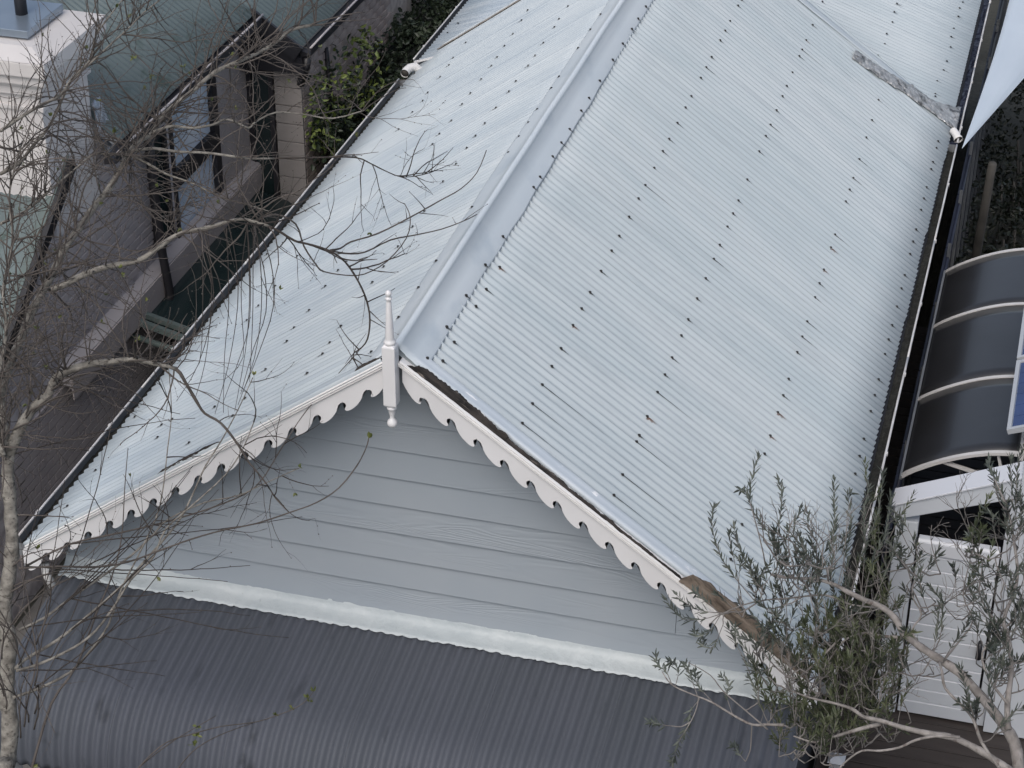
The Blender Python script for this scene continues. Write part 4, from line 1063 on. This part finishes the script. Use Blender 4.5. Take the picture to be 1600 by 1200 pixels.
L['H'] = trace([(0, 272), (30, 255), (48, 232), (75, 200), (95, 160), (110, 128), (140, 100), (172, 70), (200, 45), (222, 22), (250, 0)], 12.2, 12.8)
L['I'] = trace([(0, 205), (50, 172), (95, 148), (110, 125), (142, 92), (150, 55), (175, 20), (195, -5)], 12.0, 12.6)
L['J'] = trace([(0, 350), (40, 330), (75, 300), (120, 262), (150, 240), (200, 245)], 12.1, 12.6)
L['K'] = trace([(25, 1045), (40, 1030), (90, 1000), (140, 960), (180, 925), (205, 900), (275, 820), (300, 775), (320, 730), (345, 690), (372, 640), (395, 590)], 11.3, 12.0)
L['M'] = trace([(25, 1048), (60, 1038), (115, 1012), (150, 985), (180, 945), (205, 905), (240, 870), (258, 828), (300, 790), (352, 742), (380, 700), (400, 650)], 11.3, 11.8)
L['N'] = trace([(20, 1090), (60, 1076), (110, 1050), (140, 1018), (170, 975), (190, 920), (225, 850), (250, 790), (262, 700), (268, 640), (262, 560)], 11.3, 11.8)
L['O'] = trace([(28, 985), (70, 965), (110, 935), (160, 900), (205, 868), (240, 835), (262, 812), (320, 785), (370, 775), (410, 757), (470, 730)], 11.4, 12.0)
L['P'] = trace([(400, 345), (430, 335), (462, 350), (475, 385), (495, 415), (505, 424), (540, 430), (570, 428), (605, 408), (635, 372), (641, 340), (632, 318)], 12.6, 13.4)
L['Q'] = trace([(516, 391), (532, 388), (548, 378), (590, 365), (640, 340), (690, 312), (720, 295), (745, 270), (760, 235)], 12.12, 13.3)
L['R'] = trace([(516, 391), (540, 396), (570, 394), (610, 375), (650, 367), (690, 358), (725, 345), (745, 335)], 12.12, 13.0)
L['S'] = trace([(180, 262), (210, 300), (240, 340), (275, 345), (285, 330), (300, 300)], 12.6, 12.2)
L['T'] = trace([(5, 712), (-10, 660), (-5, 600), (10, 520), (5, 450), (20, 380), (15, 300), (35, 220)], 11.4, 12.2)
L['U'] = trace([(40, 885), (110, 850), (190, 832), (260, 815), (340, 790), (400, 760), (440, 700), (480, 640), (550, 560)], 11.6, 12.4)
L['V'] = trace([(50, 1200), (80, 1100), (120, 1040), (150, 960), (175, 900), (190, 840), (195, 760), (200, 700)], 11.2, 11.9)
RR = dict(A=(.029, .010), B=(.020, .004), C=(.032, .004), D=(.006, .0032), E=(.011, .003), F=(.009, .003), G=(.010, .004), H=(.012, .005), I=(.012, .004), J=(.010, .005), K=(.011, .003), M=(.009, .003), N=(.009, .002), O=(.009, .003), P=(.006, .003), Q=(.006, .0028), R=(.0055, .0028), S=(.006, .003), T=(.016, .004), U=(.007, .0025), V=(.008, .002))
def split(k_, f, ra, rm, rb, mt2):
    pts = L[k_]; c = int(len(pts) * f)
    add_limb('limb', pts[:c+1], ra, rm, 'bark', n=10, rough=.1); add_limb('limb', pts[c:], rm, rb, mt2, n=6, rough=.1)
split('B', .42, .021, .0075, .0028, 'twig_dark'); split('C', .47, .033, .010, .0030, 'twig'); split('E', .45, .011, .0058, .0026, 'twig_dark')
for k_, pts in L.items():
    if k_ in 'BCE': continue
    add_limb('limb', pts, RR[k_][0], RR[k_][1], 'bark' if RR[k_][0] > .0088 else 'twig', n=10 if RR[k_][0] > .012 else 6, rough=.09)
sprout(L['A'], .08, 1, 150, .35, .85, .0052, 2)
sprout(L['B'], .03, .42, 34, .3, .7, .0045, 2)
sprout(L['B'], .40, .66, 12, .25, .6, .0042, 2, Vector((.3, .2, .1)), spread=.8, mi=1)
sprout(L['B'], .62, 1, 16, .10, .26, .0030, 1, mi=1)
sprout(L['C'], .05, .55, 56, .3, .75, .0045, 2, Vector((0, 0, .5)))
sprout(L['C'], .55, 1, 10, .2, .5, .0032, 1, mi=1)
sprout(L['E'], .0, .6, 10, .3, .6, .0040, 2); sprout(L['E'], .6, 1, 13, .2, .5, .0036, 1, Vector((.3, 0, .2)), mi=1)
sprout(L['F'], .1, 1, 18, .3, .6, .0038, 2); sprout(L['G'], .1, 1, 24, .3, .6, .0038, 2); sprout(L['H'], 0, 1, 46, .3, .7, .0042, 2)
sprout(L['I'], 0, 1, 36, .3, .7, .0040, 2); sprout(L['J'], 0, 1, 34, .3, .7, .0040, 2); sprout(L['T'], 0, 1, 80, .3, .85, .0048, 2, Vector((.4, 0, .2)))
for k_ in 'KMNOU': sprout(L[k_], .1, 1, 7, .15, .45, .0032, 1, Vector((.1, 0, .4)), spread=.7, mi=1)
for k_ in 'DPQR': sprout(L[k_], .2, 1, 4, .05, .22, .0026, 0, spread=.6, mi=1)
sprout(L['S'], 0, 1, 20, .2, .5, .0036, 2); sprout(trunk, .5, 1, 14, .3, .9, .0050, 2, Vector((.2, 0, .5)), spread=.6)
# long upright shoots beside the trunk
for _ in range(12):
    x0 = rt.uniform(0, 60); grow(at(x0, rt.uniform(960, 1190), 11.35), Vector((rt.uniform(-.05, .35), .1, 1)), rt.uniform(.6, 1.3), .0052, 1, 0, .5)
# drooping strands over the left roof slope
for _ in range(12):
    x0 = rt.uniform(300, 402); y0_ = 352 + rt.uniform(-5, 5); w_ = rt.uniform(-30, 30)
    px = [(x0, y0_), (x0 + w_, y0_ + 60), (x0 + w_ * 1.2, y0_ + 130), (x0 + w_ * .4 - 4, y0_ + rt.uniform(180, 220)), (x0 - rt.uniform(0, 45), y0_ + rt.uniform(235, 300))]
    pts = trace(px, 12.35, 12.2); twm.tube(pts, [.0036 * (1 - .6 * i / len(pts)) for i in range(len(pts))], 4, 1)
    for q in pts[1::3]: bud(q, rv(rt), .004)
    if rt.random() < .6:
        k = rt.randint(3, len(pts) - 4); grow(pts[k], (pts[k+1] - pts[k]).normalized() + rv(rt) * .6, .25, .0024, 1, .6, .8, mi=1)
srcs = [trunk[len(trunk)//2:], L['K'][:12], L['M'][:12], L['N'][:14], L['O'][:12], L['C'][:30], L['D'][:10], L['U'][:8]]
for _ in range(22):                                              # long rods leaving the trunk and low limbs over the lower left slope
    src = rt.choice(srcs); q = src[rt.randrange(len(src))].copy(); ang = rt.uniform(-1.25, .25); ln = rt.uniform(.6, 1.4); c_ = rt.uniform(-.35, .25)
    pts = [q.copy()]
    for i in range(14):
        d = CR * math.cos(ang) - CU * math.sin(ang) + CF * rt.uniform(-.05, .22); q = q + d * (ln / 14) + rv(rt) * .004; pts.append(q.copy()); ang += c_ / 14
    twm.tube(pts, [.0040 * (1 - .6 * i / 14) for i in range(15)], 4, 1)
    for q2 in pts[3::3]: bud(q2, rv(rt), .0042)
    if rt.random() < .7:
        k = rt.randint(5, 11); grow(pts[k], (pts[k+1] - pts[k]).normalized() + rv(rt) * .7, .28, .0026, 1, mi=1)
tw = twm.build('twigs', [M['twig'], M['twig_dark']], bt, kind='stuff')
# few leaves: end of limb D, bud clusters
for c, n_ in ((L['D'][-1], 5),):
    for _ in range(n_): leaf_blade(leafm, c, Vector((rt.uniform(-.6, .6), rt.uniform(-.3, .3), 1)), Vector((1, 0, 0)), .042, .022)
for x, y in ((208, 90), (235, 117), (287, 105), (88, 392), (163, 460), (215, 530), (70, 410), (450, 125)):
    for _ in range(5): leaf_blade(leafm, at(x, y, 12.5), rv(rt), rv(rt), .028, .012)
# young shoots rising over the dark veranda
for px in ([(205, 1215), (225, 1190), (260, 1160), (300, 1147), (345, 1135), (400, 1128), (440, 1115), (460, 1107), (478, 1095), (490, 1080)], [(275, 1205), (300, 1175), (330, 1155), (365, 1140), (395, 1130)], [(210, 1205), (240, 1180), (275, 1155), (300, 1140), (338, 1118)]):
    pts = trace(px, 11.3, 11.6); m_ = MB(); m_.tube(pts, [.0040 * (1 - .5 * i / len(pts)) for i in range(len(pts))], 5); m_.build('shoot', M['twig'], bt)
for x, y in ((490, 1080), (484, 1096), (456, 1108), (430, 1118), (302, 1163), (308, 1135), (480, 1090), (308, 1150)):
    for _ in range(5): leaf_blade(leafm, at(x, y, 11.55), Vector((rt.uniform(-.6, .6), rt.uniform(-.4, .4), rt.uniform(-.2, 1))), rv(rt), rt.uniform(.022, .038), .015)
leafm.build('young_leaves', M['leaf_bud'], bt, kind='stuff')

# ---- silver-barked tree on the right with narrow leaves
r2 = random.Random(5); rt = r2
st = empty('narrow_leaved_tree', (3.75, -1.5, 0)); tag(st, 'silver branched evergreen with narrow grey green leaves at the lower right corner', 'tree')
def add2(name, px, t0, t1, ra, rb, mt='rbark', n=9, pre=None):
    pts = trace(px, t0, t1)
    if pre: pts = smooth(pre + [pts[0]], 3)[:-1] + pts
    m_ = MB(); N = len(pts); m_.tube(pts, [(ra + (rb - ra) * i / (N-1)) * (1 + .10 * r2.uniform(-1, 1)) for i in range(N)], n); m_.build(name, M[mt], st); return pts
Q = {}
Q['a'] = add2('trunk', [(1592, 1205), (1585, 1160), (1560, 1122), (1532, 1087), (1500, 1052), (1472, 1033), (1440, 1012), (1412, 990), (1400, 968), (1380, 950), (1350, 937), (1325, 925), (1305, 914), (1275, 905), (1240, 903), (1205, 898)], 10.5, 11.2, .034, .006, pre=[Vector((3.72, -1.45, 0)), Vector((3.76, -1.42, 2.0))])
Q['b'] = add2('limb', [(1575, 1140), (1574, 1100), (1580, 1050), (1577, 1005), (1568, 970), (1580, 937), (1590, 900), (1585, 850), (1575, 800), (1555, 750)], 10.5, 10.9, .017, .004)
Q['c'] = add2('limb', [(1580, 1205), (1530, 1172), (1487, 1152), (1450, 1146), (1412, 1137), (1380, 1127), (1350, 1120), (1330, 1107), (1300, 1098), (1265, 1090), (1225, 1075)], 10.4, 10.9, .020, .004)
Q['d'] = add2('limb', [(1562, 1200), (1534, 1160), (1520, 1122), (1500, 1100), (1477, 1075), (1472, 1050), (1468, 1035)], 10.4, 10.7, .009, .006)
Q['e'] = add2('limb', [(1412, 996), (1375, 994), (1355, 989), (1325, 997), (1307, 1015), (1290, 1040)], 10.9, 11.1, .010, .003)
Q['f'] = add2('limb', [(1378, 1130), (1340, 1140), (1307, 1150), (1275, 1160), (1240, 1150)], 10.7, 10.9, .012, .004)
Q['g'] = add2('limb', [(1500, 1152), (1465, 1150), (1432, 1156), (1405, 1168), (1375, 1173), (1347, 1173), (1325, 1187), (1310, 1202)], 10.4, 10.6, .008, .004)
Q['h'] = add2('limb', [(1225, 1133), (1200, 1132), (1175, 1132), (1145, 1117), (1112, 1097), (1082, 1085), (1050, 1070), (1035, 1050)], 10.9, 11.1, .008, .003)
Q['i'] = add2('limb', [(1200, 1140), (1165, 1110), (1130, 1080), (1110, 1055), (1075, 1035)], 10.9, 11.0, .005, .002, 'rtwig', 6)
Q['j'] = add2('limb', [(1310, 1000), (1270, 1040), (1240, 1060), (1210, 1040), (1190, 1010), (1200, 980), (1220, 950)], 11., 11.2, .006, .003, 'rtwig', 6)
Q['k'] = add2('limb', [(1380, 950), (1330, 945), (1290, 930), (1230, 935), (1180, 940), (1130, 958), (1110, 975)], 11., 11.3, .006, .003, 'rtwig', 6)
Q['l'] = add2('limb', [(1440, 1012), (1425, 985), (1440, 960), (1425, 930), (1432, 900)], 10.8, 11.0, .007, .003, 'rtwig', 6)
Q['m'] = add2('limb', [(1577, 1010), (1560, 975), (1540, 950), (1530, 920), (1535, 880), (1520, 845)], 10.6, 10.8, .006, .003, 'rtwig', 6)
Q['n'] = add2('limb', [(1472, 1035), (1500, 1000), (1520, 970), (1505, 930), (1515, 880)], 10.7, 10.9, .006, .003, 'rtwig', 6)
Q['o'] = add2('limb', [(1575, 1100), (1545, 1060), (1535, 1020), (1560, 990), (1595, 960)], 10.5, 10.7, .008, .004, 'rbark', 7)
lm = MB(); sm_ = MB()
NODES = [p for pts in Q.values() for p in pts]
def link(p, r=.0036):
    b_ = min(NODES, key=lambda q: (q - p).length_squared); D = (b_ - p).length
    if D < .03: return
    mid = b_.lerp(p, .5) + Vector((0, 0, -.12 * D)) + rv(r2) * .06 * D; pts = smooth([b_, b_.lerp(mid, .5) + rv(r2) * .03 * D, mid, mid.lerp(p, .5) + rv(r2) * .03 * D, p], 2)
    sm_.tube(pts, [r * (1.25 - .4 * i / len(pts)) for i in range(len(pts))], 4)
    NODES.extend(pts[3::3])
def shoot(pts, r, l0=.25, dens=.0105, ln=.062, mi=0, ends=True):
    N = len(pts); sm_.tube(pts, [r * (1 - .6 * i / (N-1)) for i in range(N)], 4, 0)
    tot = sum((pts[i+1]-pts[i]).length for i in range(N-1)); s = tot * l0; a = r2.uniform(0, 6)
    acc = 0; i = 0
    while s < tot:
        while i < N - 2 and acc + (pts[i+1]-pts[i]).length < s: acc += (pts[i+1]-pts[i]).length; i += 1
        seg = pts[i+1] - pts[i]; f = (s - acc) / max(seg.length, 1e-6); p = pts[i] + seg * min(f, 1); d = seg.normalized()
        u = d.orthogonal().normalized(); w = d.cross(u); a += 2.4 + r2.uniform(-.3, .3)
        out = u * math.cos(a) + w * math.sin(a)
        op = r2.uniform(.45, 1.0)
        leaf_blade(lm, p, d + out * op + Vector((0, 0, .1)), w * math.cos(a) - u * math.sin(a) + rv(r2) * .4, ln * r2.uniform(.6, 1.15), ln * r2.uniform(.15, .22), r2.uniform(-.15, .15), mi)
        s += dens * r2.uniform(.6, 1.4)
    if ends:
        for _ in range(4): leaf_blade(lm, pts[-1], (pts[-1]-pts[-2]).normalized() + rv(r2) * .45, rv(r2), ln * r2.uniform(.5, .9), ln * .13, 0, mi)
def shp(px, t0, t1, r=.0028, **kw):
    pts = trace(px, t0, t1); link(pts[0]); shoot(pts, r, **kw)
for px in ([(1238, 900), (1212, 862), (1200, 832), (1176, 797), (1172, 762), (1184, 715)], [(1176, 800), (1166, 770), (1157, 765)], [(1212, 855), (1220, 800), (1222, 768), (1216, 750)], [(1180, 940), (1135, 885), (1118, 846), (1112, 812), (1116, 792)],
           [(1190, 930), (1168, 880), (1150, 845), (1147, 822)], [(1295, 905), (1297, 870), (1304, 812), (1303, 750)], [(1275, 905), (1270, 850), (1262, 815), (1260, 800)], [(1240, 905), (1245, 860), (1240, 825), (1252, 795)],
           [(1310, 912), (1322, 860), (1330, 822), (1325, 775), (1330, 770)], [(1330, 925), (1345, 870), (1372, 800), (1380, 740)], [(1350, 935), (1362, 880), (1385, 830), (1392, 775)], [(1345, 935), (1352, 850), (1350, 800), (1358, 762)],
           [(1365, 940), (1390, 880), (1400, 850), (1408, 822)], [(1555, 752), (1548, 735), (1545, 722)], [(1575, 800), (1560, 770), (1553, 745)], [(1520, 845), (1515, 838), (1520, 832)], [(1590, 860), (1596, 800), (1590, 760)],
           [(1130, 958), (1100, 955), (1075, 945), (1058, 930)], [(1130, 958), (1095, 968), (1065, 965), (1042, 938)], [(1125, 960), (1105, 940), (1092, 930), (1085, 925)], [(1125, 962), (1110, 985), (1090, 995), (1085, 985)], [(1130, 975), (1115, 1010), (1100, 1010), (1098, 1000)],
           [(1050, 1070), (1040, 1048), (1028, 1040), (1024, 1025)], [(1055, 1072), (1060, 1050), (1052, 1035), (1046, 1035)], [(1090, 1088), (1080, 1060), (1075, 1045), (1070, 1038)], [(1112, 1095), (1090, 1070), (1086, 1050)],
           [(1145, 1118), (1135, 1085), (1140, 1070), (1128, 1058)], [(1095, 1090), (1080, 1110), (1075, 1130), (1068, 1150)], [(1072, 1140), (1060, 1160), (1055, 1180), (1050, 1190)], [(1165, 1190), (1155, 1178), (1150, 1168), (1145, 1165)], [(1055, 1135), (1030, 1132), (1015, 1128)],
           [(1200, 980), (1180, 965), (1160, 955), (1155, 940)], [(1190, 1010), (1170, 1000), (1150, 990), (1148, 980)], [(1210, 1040), (1190, 1050), (1175, 1045), (1165, 1030)], [(1200, 1130), (1185, 1095), (1180, 1075), (1170, 1060)]):
    shp(px, 11.05, 11.3)
def rnd_shoots(cx, cy, rx, ry, n, t0, t1, l0=.14, l1=.34, mi=0, up=(-.1, .1, 1.), spread=.6, **kw):
    for _ in range(n):
        while True:
            x, y = r2.uniform(-1, 1), r2.uniform(-1, 1)
            if x*x + y*y < 1: break
        p = at(cx + x*rx, cy + y*ry, r2.uniform(t0, t1)); d = (Vector(up) + rv(r2) * spread).normalized(); ln = r2.uniform(l0, l1); pts = [p]
        link(p)
        for i in range(5): d = (d + rv(r2) * .18).normalized(); pts.append(pts[-1] + d * ln / 5)
        shoot(pts, .0030, mi=mi, l0=r2.choice((.1, .3, .5, .6)), **kw)
rnd_shoots(1230, 915, 70, 42, 20, 11.0, 11.4); rnd_shoots(1190, 945, 50, 30, 8, 11.0, 11.4); rnd_shoots(1280, 960, 55, 60, 20, 10.9, 11.5)
rnd_shoots(1370, 860, 30, 80, 15, 11.1, 11.7, mi=1, ln=.05); rnd_shoots(1355, 960, 30, 50, 14, 11., 11.6, mi=1)
rnd_shoots(1300, 1045, 65, 55, 56, 10.9, 11.7, mi=1); rnd_shoots(1360, 1060, 42, 55, 46, 10.8, 11.6, mi=1); rnd_shoots(1320, 1140, 85, 45, 70, 10.8, 11.6, mi=1)
rnd_shoots(1210, 1040, 40, 50, 18, 10.9, 11.4); rnd_shoots(1225, 1110, 50, 40, 13, 10.9, 11.4, mi=1); rnd_shoots(1250, 1175, 60, 30, 18, 10.7, 11.3, mi=1)
rnd_shoots(1425, 895, 24, 30, 8, 10.8, 11.3); rnd_shoots(1440, 940, 25, 25, 3, 10.8, 11.2); rnd_shoots(1518, 890, 18, 50, 9, 10.6, 11.1, mi=1); rnd_shoots(1510, 960, 20, 25, 3, 10.6, 11.0)
rnd_shoots(1578, 930, 26, 130, 22, 10.4, 10.9); rnd_shoots(1560, 1050, 45, 60, 20, 10.4, 10.8); rnd_shoots(1545, 1120, 30, 30, 8, 10.3, 10.6); rnd_shoots(1420, 1050, 40, 30, 8, 10.8, 11.1); rnd_shoots(1590, 790, 15, 60, 8, 10.6, 11)
rnd_shoots(1475, 1030, 20, 30, 3, 10.6, 11.0)
def bare(p, d, ln, r, dep):
    n = 6; pts = [p]
    if dep == 2: link(p, .0042)
    for i in range(n): d = (d + rv(r2) * .2).normalized(); pts.append(pts[-1] + d * ln / n)
    sm_.tube(pts, [r * (1 - .5 * i / n) for i in range(n + 1)], 4)
    if dep:
        for i in (2, 3, 4, 5):
            if r2.random() < .8: bare(pts[i], (d + rv(r2) * .8).normalized(), ln * .5, r * .65, dep - 1)
for (cx, cy, rx, ry, n_) in ((1270, 880, 80, 40, 12), (1320, 980, 60, 50, 6), (1350, 1080, 70, 60, 8), (1490, 930, 60, 60, 5), (1560, 950, 40, 120, 14), (1250, 1100, 70, 40, 6), (1400, 1100, 60, 40, 5)):
    for _ in range(n_):
        x, y = r2.uniform(-1, 1), r2.uniform(-1, 1); bare(at(cx + x*rx, cy + y*ry, r2.uniform(10.7, 11.3)), (Vector((r2.uniform(-.5, .5), 0, 1)) + rv(r2) * .5).normalized(), r2.uniform(.2, .42), .0036, 2)
sm_.build('twigs', M['rtwig'], st, kind='stuff')
lm.build('foliage', [M['leaf'], M['leaf_olive']], st, kind='stuff')
# ---- broad-leaved shrub at the bottom right
sh = empty('broad_leaved_shrub', (2.8, 1.0, 0)); tag(sh, 'low bright green shrub with rounded leaves at the foot of the deck', 'shrub')
m_ = MB(); s2 = MB()
for _ in range(34):
    b_ = Vector((r2.uniform(2.5, 3.9), r2.uniform(.6, 1.25), 0)); tp = b_ + Vector((r2.uniform(-.15, .15), r2.uniform(-.15, .15), r2.uniform(.75, 1.15)))
    s2.tube([b_, b_.lerp(tp, .5) + rv(r2) * .03, tp], [.006, .005, .003], 4)
    for _ in range(22):
        p = b_.lerp(tp, r2.uniform(.6, 1.02)) + rv(r2) * .07; leaf_blade(m_, p, rv(r2) + Vector((0, 0, .4)), rv(r2), r2.uniform(.05, .08), r2.uniform(.028, .042), .2)
s2.build('stem', M['twig'], sh, kind='stuff'); m_.build('foliage', M['leaf_bright'], sh, kind='stuff')
# ---- creeper over the end of the lane
cr = empty('creeper', (-3.4, 9.5, 0)); tag(cr, 'dark leafy creeper heaped at the end of the lane beside the brown brick wall', 'creeper')
dk_ = MB(); br_ = MB(); core = MB()
def cr_top(x, y): return 1.9 + .55 * noise.noise(Vector((x * 1.2, y * .8, 3))) + .35 * noise.noise(Vector((x * 3, y * 2.4, 7))) + .05 * (y - 8.5)
rows = []
for i in range(30):
    y = 8.6 + i * .22; rows.append([(-3.80 + j * .12, y, max(.1, cr_top(-3.8 + j*.12, y) - .22)) for j in range(11)])
core.grid(rows, smooth=False); core.build('stem', M['hedge'], cr)
for _ in range(15000):
    x = r2.uniform(-3.80, -2.55); y = r2.uniform(8.3, 15.2); z = cr_top(x, y) - abs(r2.gauss(0, .14)) + .1
    if noise.noise(Vector((x * 5, y * 5, z * 5))) < -.22: continue
    sz = r2.uniform(.055, .09); leaf_blade(dk_, Vector((x, y, z)), rv(r2) + Vector((0, -.3, -.3)), rv(r2), sz, sz * .55, .15)
for _ in range(2600):
    y = r2.uniform(8.2, 9.9); x = -3.75 + abs(r2.gauss(0, .16)); z = r2.uniform(1.3, 2.75) - .25 * (x + 3.75)
    if noise.noise(Vector((x * 4, y * 4, z * 4))) < -.02: continue
    sz = r2.uniform(.05, .09); leaf_blade(br_ if r2.random() < .62 else dk_, Vector((x, y, z)), rv(r2) + Vector((.3, -.3, .1)), rv(r2), sz, sz * .55, .15)
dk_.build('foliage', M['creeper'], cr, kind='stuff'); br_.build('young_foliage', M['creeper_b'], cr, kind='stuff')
# ---- dark hedge in the yard on the right
hd = empty('yard_hedge', (3.8, 10.5, 0)); tag(hd, 'very dark leafy hedge in the shaded yard under the pale sail', 'hedge')
m_ = MB(); s2 = MB()
for _ in range(12000):
    x = r2.uniform(2.75, 5.6); y = r2.uniform(7.4, 15.5); z = .35 + .9 * (noise.noise(Vector((x, y * .8, 5))) + .6) + r2.uniform(-.3, .25)
    sz = r2.uniform(.05, .09); leaf_blade(m_, Vector((x, y, max(z, .05))), rv(r2), rv(r2), sz, sz * .5, .1)
for _ in range(30):
    x = r2.uniform(3.0, 5.4); y = r2.uniform(8.8, 13); s2.tube([(x, y, 0), (x + .05, y, .5), (x, y + .1, .9)], .015, 5)
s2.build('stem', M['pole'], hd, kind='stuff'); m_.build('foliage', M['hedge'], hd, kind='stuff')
